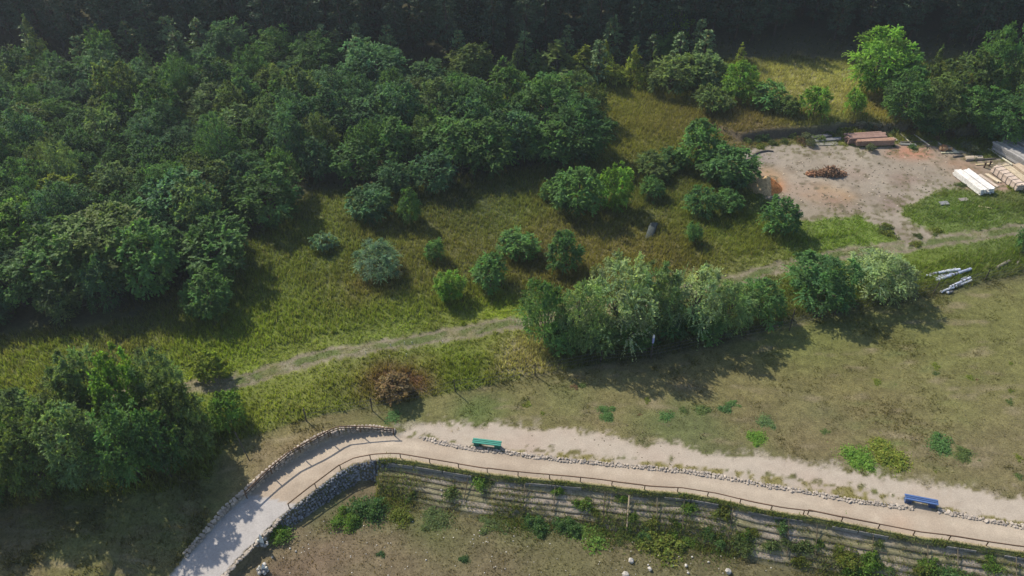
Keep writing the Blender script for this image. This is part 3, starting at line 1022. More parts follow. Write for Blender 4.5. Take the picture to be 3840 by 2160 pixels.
# x, top, bottom, width in 2576-wide photo pixels, kind, colour, name, label
TREES = [
    (940, 460, 555, 112, 'locust', 'teal', 'locust_tree', 'bushy locust tree standing just in front of the wood edge, wider than its neighbour'),
    (1036, 475, 560, 60, 'locust', 'mid', 'locust_tree', 'narrow young locust tree beside the bushy one at the wood edge'),
    (995, 410, 495, 90, 'locust', 'teal', 'locust_tree', 'dark locust tree behind the two small trees at the wood edge'),
    (1095, 378, 480, 112, 'locust', 'teal', 'locust_tree', 'upright blue-green locust tree at the front corner of the middle thicket'),
    (955, 605, 712, 122, 'willow', 'blue', 'willow_bush', 'round greyish blue willow bush with a long shadow on the grass slope'),
    (1095, 597, 665, 54, 'bush', 'mid', 'young_tree', 'small slim green sapling between the blue willow bush and the two round bushes'),
    (1230, 640, 740, 92, 'bush', 'mid', 'bush', 'dome-shaped mid green bush right of the feathery sapling'),
    (1130, 682, 760, 76, 'locust', 'bright', 'young_tree', 'feathery bright green sapling in the lower meadow'),
    (1305, 575, 660, 92, 'bush', 'mid', 'bush', 'soft light green bush left of the dark upright bush'),
    (1420, 580, 695, 92, 'bush', 'deep', 'bush', 'dark upright bush, shaded on its right side, in mid meadow'),
    (1450, 414, 538, 132, 'locust', 'mid', 'locust_tree', 'broad round locust tree in the pair above mid meadow'),
    (1547, 415, 525, 84, 'locust', 'bright', 'locust_tree', 'brighter tree of the pair above mid meadow'),
    (1380, 453, 510, 52, 'bush', 'mid', 'bush', 'small bush hugging the broad round locust tree'),
    (1635, 445, 510, 62, 'bush', 'mid', 'bush', 'small bush right of the bright paired tree'),
    (1640, 398, 445, 84, 'bush', 'olive', 'bush', 'low sprawling olive bush below the tall tree at the yard'),
    (1745, 306, 425, 112, 'locust', 'mid', 'locust_tree', 'tall soft locust tree left of the timber yard'),
    (1825, 376, 480, 150, 'locust', 'deep', 'locust_tree', 'wide dark locust tree at the left edge of the timber yard'),
    (1828, 476, 540, 72, 'locust', 'mid', 'young_tree', 'bright sapling below the wide dark tree by the yard'),
    (1757, 470, 556, 72, 'bush', 'deep', 'bush', 'dark bush left of the sapling by the timber yard'),
    (1690, 375, 425, 70, 'bush', 'deep', 'bush', 'dark low bush at the foot of the tall soft locust tree'),
    (1962, 500, 605, 92, 'bush', 'deep', 'bush', 'solitary dark green bush between the yard and the hedge'),
    (1742, 560, 622, 46, 'bush', 'mid', 'bush', 'slim bush alone in the grass left of the yard'),
    (565, 545, 700, 176, 'locust', 'mid', 'locust_tree', 'spreading feathery locust at the front of the left wood'),
    (530, 685, 805, 122, 'locust', 'mid', 'locust_tree', 'single locust tree standing out in front of the left wood'),
    (682, 425, 560, 152, 'locust', 'mid', 'locust_tree', 'locust tree with light star-shaped top at the wood corner'),
    (816, 592, 628, 62, 'low', 'blue', 'shrub', 'low pale bluish shrub alone in the meadow shade'),
    (1795, 228, 285, 92, 'bush', 'olive', 'bush', 'dull olive bush in the upper clearing grass'),
    (1928, 205, 285, 84, 'bush', 'mid', 'bush', 'mixed green bush right of the bright tree in the clearing'),
    (1975, 240, 300, 60, 'bush', 'olive', 'bush', 'low greyish bush next to the mixed bush in the clearing'),
    (2038, 212, 308, 72, 'bush', 'bright', 'bush', 'pale tall bush in the straw coloured clearing'),
    (2145, 224, 306, 54, 'bush', 'bright', 'bush', 'fresh green rounded bush in the straw coloured clearing'),
    (1853, 158, 250, 88, 'locust', 'bright', 'locust_tree', 'bright yellow-green round tree at the clearing edge'),
    (2192, 82, 235, 150, 'bigtree', 'bright', 'broadleaf_tree', 'large bright green tree in front of the dark pines'),
    (2255, 140, 255, 112, 'locust', 'mid', 'broadleaf_tree', 'smaller tree leaning against the large bright green tree'),
    (2320, 128, 260, 60, 'slender', 'olive', 'poplar', 'thin olive poplar behind the thicket beyond the yard'),
    (2400, 140, 280, 120, 'locust', 'olive', 'broadleaf_tree', 'olive tree at the back of the thicket beyond the yard'),
    (2462, 88, 270, 120, 'bigtree', 'mid', 'broadleaf_tree', 'tallest pointed tree of the thicket beyond the yard'),
    (2550, 130, 290, 110, 'bigtree', 'olive', 'broadleaf_tree', 'tall tree at the picture edge of the thicket beyond the yard'),
    (2268, 190, 308, 120, 'bigtree', 'mid', 'broadleaf_tree', 'round tree at the left end of the thicket beyond the yard'),
    (2350, 200, 312, 120, 'bigtree', 'olive', 'broadleaf_tree', 'olive round tree in the middle of the thicket beyond the yard'),
    (2435, 222, 330, 130, 'bigtree', 'mid', 'broadleaf_tree', 'greyish tree overhanging the loose boards by the yard'),
    (2520, 230, 362, 140, 'bigtree', 'deep', 'broadleaf_tree', 'dark tree overhanging the grey board stacks'),
    (2335, 285, 336, 80, 'bush', 'deep', 'bush', 'dark bush at the foot of the thicket behind the red beams'),
    (1690, 160, 225, 120, 'bush', 'olive', 'bush', 'grey-green bush under the pines at the clearing corner'),
    (1770, 145, 215, 110, 'bush', 'sil2', 'bush', 'pale leaved bush under the pines at the clearing corner'),
    (1590, 125, 210, 60, 'slender', 'yel', 'young_birch', 'pointed yellowish young birch at the pine edge'),
    (1550, 165, 212, 62, 'bush', 'yel', 'bush', 'yellowish round bush beside the pointed young birch'),
    (1400, 108, 185, 120, 'slender', 'olive', 'young_birch', 'olive young birch clump at the pine edge'),
    (1470, 115, 190, 90, 'slender', 'yel', 'young_birch', 'young birch with yellowing tops at the pine edge'),
    (1678, 90, 150, 80, 'locust', 'mid', 'broadleaf_tree', 'deciduous tree poking up in front of the pines'),
    (1690, 22, 110, 90, 'locust', 'bright', 'broadleaf_tree', 'deciduous tree with sunlit top among the dark pines'),
    (1210, 28, 110, 110, 'locust', 'blue', 'broadleaf_tree', 'bluish deciduous tree among the dark pines'),
    (950, 110, 240, 165, 'bigtree', 'teal', 'broadleaf_tree', 'large round grey-green tree before the pines'),
    (1195, 115, 200, 120, 'locust', 'olive', 'broadleaf_tree', 'dull olive tree before the pines above the middle thicket'),
    (1075, 165, 240, 120, 'locust', 'dark', 'broadleaf_tree', 'dark tree in the dip right of the large round tree'),
    (1195, 195, 260, 62, 'locust', 'blue', 'locust_tree', 'small bluish locust with forked top behind the middle thicket'),
    (585, 65, 180, 120, 'bigtree', 'teal', 'broadleaf_tree', 'tallest round tree at the back of the left wood'),
    (710, 78, 190, 130, 'bigtree', 'mid', 'broadleaf_tree', 'round tree beside the tallest one at the back of the left wood'),
    (800, 95, 200, 120, 'bigtree', 'mid', 'broadleaf_tree', 'tree with fine twiggy top at the back of the left wood'),
    (510, 120, 205, 100, 'bigtree', 'teal', 'broadleaf_tree', 'tree below the tallest one at the back of the left wood'),
    (280, 85, 200, 80, 'locust', 'mid', 'broadleaf_tree', 'bright topped tree at the rear left of the wood'),
    (120, 55, 190, 62, 'slender', 'olive', 'conifer', 'olive pointed conifer at the rear left of the wood'),
    (1370, 195, 330, 150, 'bigtree', 'mid', 'broadleaf_tree', 'tallest tree of the middle thicket'),
    (1440, 250, 400, 160, 'bigtree', 'deep', 'broadleaf_tree', 'dense dark tree on the right side of the middle thicket'),
    (1380, 300, 412, 130, 'locust', 'mid', 'locust_tree', 'locust with bright sprays at the front of the middle thicket'),
    (1290, 270, 400, 130, 'locust', 'teal', 'locust_tree', 'blue-green locust in the centre of the middle thicket'),
    (1230, 300, 430, 140, 'locust', 'mid', 'locust_tree', 'wide locust at the front of the middle thicket'),
    (1140, 300, 430, 150, 'locust', 'mid', 'locust_tree', 'wide olive-tinted locust at the left of the middle thicket'),
    (1515, 290, 355, 50, 'bush', 'dark', 'bush', 'dark small bush at the right foot of the middle thicket'),
    (1480, 340, 400, 60, 'locust', 'mid', 'young_tree', 'sapling with pale sprays right of the middle thicket'),
    (1300, 120, 190, 46, 'slender', 'olive', 'young_birch', 'thin olive birch at the pine edge above the middle thicket'),
    (1350, 130, 190, 40, 'slender', 'mid', 'young_birch', 'thin green birch right of the olive one at the pine edge'),
    (1520, 110, 185, 44, 'slender', 'yel', 'young_birch', 'thin yellowish birch between the birch clump and the yellowish bush'),
    (1640, 130, 205, 46, 'slender', 'olive', 'young_birch', 'thin olive birch right of the pointed yellowish one'),
    (1740, 120, 195, 50, 'slender', 'sil2', 'young_birch', 'pale thin birch behind the pale leaved bush at the clearing corner'),
    (1855, 112, 175, 40, 'slender', 'yel', 'young_birch', 'thin yellowish birch behind the bright round clearing tree'),
    (60, 120, 200, 60, 'slender', 'olive', 'conifer', 'broad olive conifer left of the pointed one at the rear of the wood'),
    (380, 120, 200, 56, 'slender', 'mid', 'conifer', 'green conifer between the bright topped tree and the tallest round tree, left wood'),
    (640, 130, 200, 60, 'slender', 'yel', 'young_birch', 'yellowish birch between the round trees at the back of the left wood'),
    # hedge by the wire fence
    (1372, 705, 890, 118, 'bigtree', 'mid', 'broadleaf_tree', 'green tree at the left end of the hedge by the wire fence'),
    (1455, 705, 900, 120, 'willow', 'sil2', 'willow_tree', 'grey-green willow second in the hedge by the wire fence'),
    (1545, 655, 900, 190, 'willow', 'silver', 'willow_tree', 'big silvery willow, widest in the hedge by the wire fence'),
    (1640, 668, 860, 130, 'willow', 'sil2', 'willow_tree', 'willow right behind the big silvery one'),
    (1735, 668, 865, 160, 'willow', 'silver', 'willow_tree', 'silvery willow right of the marked post in the hedge'),
    (1830, 700, 850, 130, 'willow', 'sil2', 'willow_tree', 'lower willow between the two silvery ones and the dark tree'),
    (1905, 695, 830, 130, 'bigtree', 'mid', 'broadleaf_tree', 'leafy tree with light sprays in the right part of the hedge'),
    (2040, 622, 790, 175, 'bigtree', 'deep', 'broadleaf_tree', 'dense dark tree with pale top near the right end of the hedge'),
    (2208, 615, 768, 165, 'willow', 'silver', 'willow_tree', 'rounded silvery willow at the right end of the hedge'),
    (2570, 560, 660, 60, 'bush', 'deep', 'bush', 'dark bush cut by the picture edge right of the birch logs'),
    (1420, 800, 900, 90, 'bush', 'mid', 'bush', 'green bush filling the left foot of the hedge by the wire fence'),
    (1500, 790, 905, 110, 'bush', 'sil2', 'bush', 'grey-green bush at the foot of the big silvery willow'),
    (1590, 785, 890, 110, 'bush', 'mid', 'bush', 'green bush left of the marked post at the hedge foot'),
    (1680, 770, 860, 100, 'bush', 'deep', 'bush', 'dark green bush right of the marked post at the hedge foot'),
    (1770, 765, 862, 110, 'bush', 'mid', 'bush', 'bush at the hedge foot under the second silvery willow'),
    # cluster at the lower left
    (250, 892, 1060, 120, 'locust', 'sil2', 'broadleaf_tree', 'grey-green tree at the back left of the lower left cluster'),
    (330, 900, 1080, 120, 'locust', 'bright', 'broadleaf_tree', 'pale topped tree at the back of the lower left cluster'),
    (425, 888, 1080, 130, 'willow', 'sil2', 'broadleaf_tree', 'tall tree with fine pale leaves at the right of the lower left cluster'),
    (470, 960, 1130, 120, 'locust', 'olive', 'broadleaf_tree', 'olive tree at the right edge of the lower left cluster'),
    (200, 945, 1120, 150, 'willow', 'olive', 'broadleaf_tree', 'rounded olive tree in the middle of the lower left cluster'),
    (105, 985, 1150, 140, 'locust', 'sil2', 'broadleaf_tree', 'silvery green tree left of the middle of the lower left cluster'),
    (30, 1040, 1230, 150, 'bigtree', 'bright', 'broadleaf_tree', 'fresh green tree at the picture edge in the lower left cluster'),
    (120, 1060, 1250, 150, 'bigtree', 'olive', 'broadleaf_tree', 'broad olive tree in the front left of the lower left cluster'),
    (235, 1030, 1230, 160, 'bigtree', 'sil2', 'broadleaf_tree', 'big grey-green tree in the front of the lower left cluster'),
    (350, 1020, 1210, 150, 'bigtree', 'mid', 'broadleaf_tree', 'green front tree right of the big grey-green one, lower left cluster'),
    (430, 1050, 1215, 120, 'locust', 'deep', 'broadleaf_tree', 'dark front tree in the lower left cluster'),
    (500, 1030, 1180, 100, 'bush', 'olive', 'bush', 'olive bush with a brownish skirt beside the dark front tree'),
    (-40, 1120, 1300, 150, 'bigtree', 'mid', 'broadleaf_tree', 'front tree half outside the picture in the lower left cluster'),
    (582, 985, 1090, 90, 'bush', 'bright', 'bush', 'upright light green bush between the cluster and the path bend'),
    (530, 900, 950, 90, 'low', 'yel', 'shrub', 'bright yellow-green shrub beside the dirt track end'),
    (1000, 950, 996, 86, 'bush', 'brown', 'shrub', 'reddish brown withered shrub between track and path bend'),
    # front of the left wood
    (300, 510, 720, 260, 'bigtree', 'olive', 'broadleaf_tree', 'largest round tree in the front of the left wood'),
    (395, 560, 740, 160, 'locust', 'mid', 'locust_tree', 'locust with pale sprays right of the largest round tree'),
    (190, 560, 740, 190, 'locust', 'mid', 'locust_tree', 'locust left of the largest round tree in the wood front'),
    (60, 500, 640, 150, 'locust', 'bright', 'locust_tree', 'light green locust near the left picture edge of the wood'),
    (65, 650, 790, 150, 'locust', 'mid', 'locust_tree', 'locust with a pale crest low at the left picture edge of the wood'),
    (180, 440, 560, 120, 'locust', 'yel', 'locust_tree', 'yellowish green locust above the largest round tree'),
    (250, 445, 520, 70, 'locust', 'yel', 'locust_tree', 'small yellow locust top in the left wood'),
    (470, 430, 590, 170, 'locust', 'teal', 'locust_tree', 'wide locust behind the spreading feathery one'),
]
placed = []
for (dx, top, bot, w, kind, c, nm, lab) in TREES:
    if 1370 < dx < 2300 and top > 600 and bot < 950 and w > 95 and kind == 'bigtree':
        kind = 'hedge'
    x, y, z, wm, hm = fit(dx, top, bot, w, kind in ('bush', 'willow', 'hedge', 'low'))
    col = np.array(G[c]) * random.uniform(.92, 1.08) * (.82 if ('wood' in lab or 'cluster' in lab or 'thicket' in lab) else 1)  # left wood's dimmer light put into the colour; clusters and thickets darkened too
    cat = {'bush': 'bush', 'willow_bush': 'bush', 'shrub': 'shrub'}.get(nm, 'tree')
    grp = 'trees and bushes scattered over the meadow'
    if 'hedge' in lab or 'silvery' in lab:
        grp = 'trees in the hedge by the wire fence'
    elif 'cluster' in lab:
        grp = 'trees in the lower left cluster'
    elif 'wood' in lab and 'edge' not in lab:
        grp = 'trees of the left wood'
    elif 'thicket beyond' in lab:
        grp = 'trees in the thicket beyond the yard'
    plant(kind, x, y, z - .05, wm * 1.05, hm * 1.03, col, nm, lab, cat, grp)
    placed.append((x, y, wm * .5))

# the dense wood: single trees, spaced out by dart throwing
wx0, wx1 = -84, 10
cand = np.stack([RG.uniform(wx0, wx1, 9000), RG.uniform(46, 93, 9000)], -1)
sdw = sdist(cand[:, 0], cand[:, 1], WOOD)
wood = []
for (x, y), s in zip(cand, sdw):
    if s > -1.2 or abs(x) > VIEW_W(y):
        continue
    w = random.uniform(2.7, 4.3)
    if any((x - a) ** 2 + (y - b) ** 2 < (.37 * (w + v)) ** 2 for a, b, v in wood):
        continue
    if any((x - a) ** 2 + (y - b) ** 2 < (.55 * (w / 2 + r)) ** 2 for a, b, r in placed):
        continue
    wood.append((x, y, w))
for (x, y, w) in wood[:262]:
    depth_in = -float(sdist(np.array([x]), np.array([y]), WOOD)[0])
    rank = 'along the front edge of' if depth_in < 4 and y < 75 else ('in the rear ranks of' if y > 80 else ('in the middle of' if y > 64 else 'in the nearer part of'))
    tn = random.choice(['teal', 'mid', 'teal', 'mid', 'deep', 'olive', 'teal', 'sil2'])
    shade = {'teal': 'blue-green', 'mid': 'mid green', 'deep': 'dark green', 'olive': 'olive green', 'sil2': 'greyish green'}[tn]
    side = 'the left wood' if x < -30 else 'the left wood, right half'
    col = np.array(G[tn]) * random.uniform(.66, .92)  # foliage darkened: the wood's dimmer light is put into its colour
    h = w * random.choice([random.uniform(.85, 1.2), random.uniform(1.1, 1.55)])
    kd = random.choice(['locust', 'locust', 'locust', 'bigtree', 'willow', 'hedge'])
    sp = 'locust' if kd == 'locust' else 'leafy'
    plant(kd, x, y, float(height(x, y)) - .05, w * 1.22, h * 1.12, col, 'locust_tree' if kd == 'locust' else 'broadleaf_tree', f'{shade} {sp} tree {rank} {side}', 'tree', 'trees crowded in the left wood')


# pines: trunk, whorled boughs
def pine_template(seed, H, lowest, spread):
    rng = np.random.default_rng(seed)
    P, U, V, C = [], [], [], []
    mb = MB()
    bark = (.07, .05, .038)
    mb.tube([(0, 0, -.3), (rng.normal(0, .05), 0, H * .3), (rng.normal(0, .1), rng.normal(0, .1), H * .65), (0, 0, H)], [.2, .17, .11, .02], 6, bark)
    z = lowest
    while z < H - .3:
        f = (z - lowest) / (H - lowest)
        L = spread * (.55 + .45 * math.sin(min(1, f * 2.2) * 1.57)) * (1 - f) ** .75 + .15
        for b in range(5):
            a = rng.uniform(0, 6.283)
            d = np.array([math.cos(a), math.sin(a), rng.uniform(-.12, .22)])
            l = L * rng.uniform(.7, 1.15)
            mb.tube([(0, 0, z), tuple(np.array([0, 0, z]) + d * l)], [.03, .008], 4, bark, cap=False)
            n = int(8 + l * 9)
            for k in range(n):
                t = rng.uniform(.22, 1.05)
                p = np.array([0, 0, z]) + d * l * t + rng.normal(0, .10 + .05 * l, 3) * np.array([1, 1, .7])
                u = unit(d + rng.normal(0, .6, 3))
                nr = unit(np.array([0, 0, 1.0]) + rng.normal(0, .6, 3))
                v = unit(np.cross(nr, u))
                s = rng.uniform(.7, 1.3)
                P.append(p); U.append(u * .24 * s); V.append(v * .11 * s)
                C.append(np.array([1, 1, 1]) * rng.uniform(.7, 1.3) * (np.array([1.5, .9, .6]) if (t < .4 and rng.random() < .5) else 1))
        z += .5 * rng.uniform(.8, 1.25)
    cm = quads_mesh('crown', np.array(P), np.array(U), np.array(V), np.array(C), M_NEEDLE)
    V_ = np.concatenate(mb.v)
    tm = bpy.data.meshes.new('trunk')
    tm.from_pydata(V_.tolist(), [], mb.f)
    tm.materials.append(M_BARK)
    at = tm.attributes.new('col', 'FLOAT_COLOR', 'POINT')
    c4 = np.ones((len(V_), 4), np.float32)
    c4[:, :3] = np.concatenate(mb.c)
    at.data.foreach_set('color', c4.ravel())
    tm.update()
    return cm, tm


PINES = [pine_template(100 + i, random.uniform(15, 18), random.uniform(1.2, 3.2), random.uniform(2.2, 2.9)) for i in range(4)]
YOUNG = [pine_template(200 + i, random.uniform(4.5, 6), .4, random.uniform(1.2, 1.6)) for i in range(3)]


def pine(x, y, s, tpl, name, label, group, col):
    cm, tm = tpl
    root = thing(name, label, 'tree', (x, y, float(height(x, y)) - .1), random.uniform(0, 6.28), group)
    root.scale = (s, s, s * random.uniform(.92, 1.1))
    link('trunk', tm, root)
    c = link('crown', cm, root)
    c.color = (*col, 1)


def pine_front(x):
    """where the pine forest begins"""
    return np.interp(x, [-90, -40, -10, 10, 20, 26, 44, 52, 60, 90], [97, 97, 96, 95.5, 97, 99, 99, 97.5, 97, 97])


for row in range(5):
    for i in range(52):
        x = -84 + i * 3.3 + random.uniform(-1, 1) + (row % 2) * 1.6
        y = float(pine_front(x)) + row * 3.2 + random.uniform(-1.1, 1.1)
        if abs(x) > VIEW_W(y) or random.random() < .06:
            continue
        where = 'behind the left wood' if x < -20 else ('behind the middle thicket' if x < 15 else ('behind the upper clearing' if x < 42 else 'behind the thicket beyond the yard'))
        rk = ['foremost rank of pines', 'second rank of pines', 'third rank of pines', 'fourth rank of pines', 'fifth rank of pines'][row]
        pine(x, y, random.uniform(.9, 1.15) * (.72 if row < 2 else 1), PINES[(i * 3 + row) % 4], 'pine_tree', f'tall dark pine in the {rk} {where}', 'pines of the dark forest', np.array((.05, .085, .045)) * random.uniform(.8, 1.2))
# young conifers along the forest edge
for i in range(60):
    x = random.uniform(-78, 24)
    y = float(pine_front(x)) - random.uniform(1.5, 8)
    if abs(x) > VIEW_W(y):
        continue
    if any((x - a) ** 2 + (y - b) ** 2 < (r * .9) ** 2 for a, b, r in placed):
        continue
    where = 'left wood' if x < -15 else 'middle thicket'
    pine(x, y, random.uniform(.7, 1.2), YOUNG[i % 3], 'young_conifer', f'young dark conifer in the thin strip between the pines and the {where}', 'young conifers along the forest edge', np.array((.105, .165, .065)) * random.uniform(.7, 1.35))

# deeper forest behind, one mass out of sight behind the front ranks
cm, tm = PINES[0]
n0 = len(cm.vertices)
co = np.empty(n0 * 3, np.float32)
cm.vertices.foreach_get('co', co)
co = co.reshape(-1, 4, 3)[::2].reshape(-1, 3) * 1.0
ctr = co.reshape(-1, 4, 3).mean(1, keepdims=True)
co = (ctr + (co.reshape(-1, 4, 3) - ctr) * 1.7).reshape(-1, 3)
V_ = []
for i in range(110):
    x = -95 + (i % 28) * 6.8 + random.uniform(-2, 2)
    y = 113.5 + (i // 28) * 6 + random.uniform(-2, 2)
    a = random.uniform(0, 6.28)
    M = np.array([[math.cos(a), -math.sin(a), 0], [math.sin(a), math.cos(a), 0], [0, 0, 1]]) * random.uniform(1.0, 1.25)
    V_.append(co @ M.T + np.array([x, y, 0]))
V_ = np.concatenate(V_)
me = mesh_np('pine_forest', V_, np.arange(len(V_)).reshape(-1, 4), M_NEEDLE, np.ones((len(V_), 3)))
o = tag(link('pine_forest', me), 'deeper dark pine forest reading as one mass', None, None, 'stuff')
o.color = (.045, .07, .036, 1)

#==PART2==
# ------------------------------------------------------------------ terraced bank below the footpath
BX = np.arange(BANK_X0, 47, .22)
BYe = Fy(BX)
ker = np.ones(7) / 7
BYs = np.convolve(np.pad(BYe, 3, mode='edge'), ker, 'valid')
TX, TY = np.gradient(BX), np.gradient(BYs)
TL = np.hypot(TX, TY)
NXb, NYb = TY / TL, -TX / TL            # points down the bank
BPZ, BLZ = path_z(BX), low_z(BX)
BH = BPZ - BLZ
NST = 6


def bank_pt(i, off, z):
    return np.stack([BX[i] + NXb[i] * off, BYs[i] + NYb[i] * off, z], -1)


def wob(s, amp, f=.9):
    return amp * 2 * (fbm(BX, BX * 0 + s * 7.3, f, 3, 300 + s) - .5)


allI = np.arange(len(BX))
panel_h = np.clip(.36 + wob(1, .14, .3), .2, .55)
tread = (1.25 * BH + .35) / NST
rise = (BH - panel_h + .05) / NST
bank = thing('terraced_bank', 'stepped earth bank with timber bars below the rail of the sandy footpath', 'bank')


def sweep(name, prof, cols, mat, parent, smooth=False):
    """prof: list of (offset array, z array); cols: list of (n,3)"""
    V = np.stack([bank_pt(allI, o, z) for o, z in prof], 1)
    n, m = V.shape[:2]
    idx = np.arange(n * m).reshape(n, m)
    f = np.stack([idx[:-1, :-1], idx[:-1, 1:], idx[1:, 1:], idx[1:, :-1]], -1).reshape(-1, 4)
    C = np.stack(cols, 1).reshape(-1, 3)
    return link(name, mesh_np(name, V.reshape(-1, 3), f, mat, C, smooth=smooth), parent)


soil = np.array((.285, .238, .185))
dirt2 = np.array((.20, .18, .10))
green = np.array((.12, .14, .05))
prof, cols = [], []
lipg = np.clip((fbm(BX, BX * 0 + 2, 1.3, 3, 77) - .4) * 4, 0, 1)[:, None]
one = np.ones(len(BX))
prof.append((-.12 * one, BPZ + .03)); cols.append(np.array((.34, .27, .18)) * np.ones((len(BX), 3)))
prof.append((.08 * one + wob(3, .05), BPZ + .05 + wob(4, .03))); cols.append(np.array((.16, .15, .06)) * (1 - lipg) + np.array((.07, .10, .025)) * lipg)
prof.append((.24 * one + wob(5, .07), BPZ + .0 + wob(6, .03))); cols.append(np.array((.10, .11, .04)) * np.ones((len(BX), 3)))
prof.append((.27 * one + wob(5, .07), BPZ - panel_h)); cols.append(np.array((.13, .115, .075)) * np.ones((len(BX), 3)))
off, z = .34 * one, BPZ - panel_h
gmask = lambda s: np.clip((fbm(BX, BX * 0 + s * 3.1, .5, 3, 400 + s) - .45 + .25 * sstep(-4, -9, BX)) * 5, 0, 1)[:, None]
STEP_EDGE = []
for k in range(NST):
    g = gmask(k)
    w1 = wob(20 + k, .06, .8)
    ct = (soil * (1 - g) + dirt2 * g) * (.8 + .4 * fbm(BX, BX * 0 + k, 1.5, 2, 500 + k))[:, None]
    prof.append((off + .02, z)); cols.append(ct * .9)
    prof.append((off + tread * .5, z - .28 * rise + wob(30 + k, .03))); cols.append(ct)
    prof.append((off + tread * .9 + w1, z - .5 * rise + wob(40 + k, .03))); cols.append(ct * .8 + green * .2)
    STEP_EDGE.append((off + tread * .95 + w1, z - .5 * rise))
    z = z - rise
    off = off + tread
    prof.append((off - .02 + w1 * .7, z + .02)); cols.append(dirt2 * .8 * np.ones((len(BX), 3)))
prof.append((off + .6, z - .02)); cols.append(np.array((.115, .105, .05)) * np.ones((len(BX), 3)))
prof.append((off + 1.1, z - .25)); cols.append(np.array((.115, .105, .05)) * np.ones((len(BX), 3)))
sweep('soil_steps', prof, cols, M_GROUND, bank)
# pale boards that hold the top lip
pb = MB()
i = 3
while i < len(BX) - 10:
    L = random.randint(7, 9)
    j = min(i + L, len(BX) - 1)
    if random.random() < .6:
        a, b = bank_pt(i, .34, BPZ[i] - panel_h[i] / 2), bank_pt(j, .34, BPZ[j] - panel_h[j] / 2)
        d = b - a
        pb = MB()
        pb.box((a + b) / 2, (np.linalg.norm(d) * .97, .05, max(.16, panel_h[i] - .1)), math.atan2(d[1], d[0]), 0, random.uniform(-.12, .06), np.array((.19, .18, .165)) * random.uniform(.7, 1.15), .01)
        pb.build('retaining_board', M_WOOD, bank)
    i += L
for k, (eo, ez) in enumerate(STEP_EDGE):
    i = random.randint(0, 5)
    while i < len(BX) - 6:
        L = random.randint(6, 13)
        j = min(i + L, len(BX) - 1)
        if random.random() < .55:
            lg = MB()
            ii = np.arange(i, j + 1)
            p = bank_pt(ii, eo[ii], ez[ii] - .03 + random.uniform(-.02, .02))
            lg.tube(p, random.uniform(.022, .04), 6, np.array((.10, .08, .055)) * random.uniform(.7, 1.4), wob=.3)
            lg.build('log_edge', M_BARK, bank)
        i += L
offE = .34 + NST * tread
for px in [1760, 1965, 2072, 2265, 2360, 2460, 2560, 2755, 2960, 3060, 3270, 3480, 3590, 3800]:
    x0 = float(np.interp(px, [p[0] for p in RAIL_PX], [p[0] for p in RAIL]))
    i = int(np.clip(np.searchsorted(BX, x0), 1, len(BX) - 2))
    lg = random.uniform(.7, .97) if px != 2360 else .95
    a = bank_pt(i, .40, BPZ[i] - panel_h[i] + .25)
    b = bank_pt(i, .34 + (offE[i] - .34) * lg, BPZ[i] - panel_h[i] - (BH[i] - panel_h[i]) * lg + .10)
    st = MB()
    c = np.array((.12, .10, .065)) * random.uniform(.5, 1.2) if px != 2360 else np.array((.30, .235, .16))
    st.tube([a, (a + b) / 2, b], .032 if px != 2360 else .05, 6, c, wob=.15)
    st.build('stake', M_WOOD, bank)


def blade_mesh(name, x, y, z, rgb, gh, B, wid, lean=.45, label=None, parent=None):
    n = len(x)
    X, Y, Z = [np.repeat(a, B) for a in (x, y, z)]
    h = np.repeat(gh, B) * RG.uniform(.55, 1.3, n * B)
    X = X + RG.normal(0, .06, n * B)
    Y = Y + RG.normal(0, .06, n * B)
    a, la = RG.uniform(0, 6.283, n * B), RG.uniform(0, 6.283, n * B)
    w = wid * RG.uniform(.6, 1.4, n * B)
    ln = h * lean * RG.uniform(.2, 1.6, n * B)
    ca, sa = np.cos(a) * w / 2, np.sin(a) * w / 2
    v = np.empty((n * B, 3, 3))
    v[:, 0] = np.stack([X - ca, Y - sa, Z - .03], -1)
    v[:, 1] = np.stack([X + ca, Y + sa, Z - .03], -1)
    v[:, 2] = np.stack([X + np.cos(la) * ln, Y + np.sin(la) * ln, Z + h], -1)
    c = np.repeat(np.repeat(rgb, B, 0) * RG.uniform(.65, 1.4, (n * B, 1)), 3, 0)
    me = mesh_np(name, v.reshape(-1, 3), np.arange(n * B * 3).reshape(-1, 3), M_GRASS, c)
    return tag(link(name, me, parent), label, None, None, 'stuff')


px_, py_, pz_, pc_, ph_ = [], [], [], [], []
for k, (eo, ez) in enumerate(STEP_EDGE):
    dens = gmask(k + 40)[:, 0]
    for rep in range(30):
        m = RG.random(len(BX)) < (.10 + .6 * dens)
        ii = np.where(m)[0]
        t = RG.uniform(-.30, .10, len(ii))
        p = bank_pt(ii, eo[ii] + t, ez[ii] - .03 - np.maximum(t, 0) * 1.5)
        px_.append(p[:, 0] + RG.uniform(-.1, .1, len(ii))); py_.append(p[:, 1]); pz_.append(p[:, 2])
        g = RG.random((len(ii), 1)) * (.4 + .6 * dens[ii])[:, None]
        pc_.append(np.array((.25, .20, .10)) * (1 - g) + np.array((.15, .24, .05)) * g)
        ph_.append(.05 + .11 * RG.random(len(ii)) * (.3 + dens[ii]))
for rep in range(26):
    ii = np.where(RG.random(len(BX)) < .35 + .5 * lipg[:, 0])[0]
    t = RG.uniform(.02, .30, len(ii))
    p = bank_pt(ii, t, BPZ[ii] + .02 - np.maximum(t - .22, 0) * 3)
    px_.append(p[:, 0] + RG.uniform(-.1, .1, len(ii))); py_.append(p[:, 1]); pz_.append(p[:, 2])
    g = RG.random((len(ii), 1))
    pc_.append(np.array((.24, .22, .08)) * (1 - g) + np.array((.14, .23, .045)) * g)
    ph_.append(.06 + .16 * RG.random(len(ii)) * (.3 + lipg[ii, 0]))
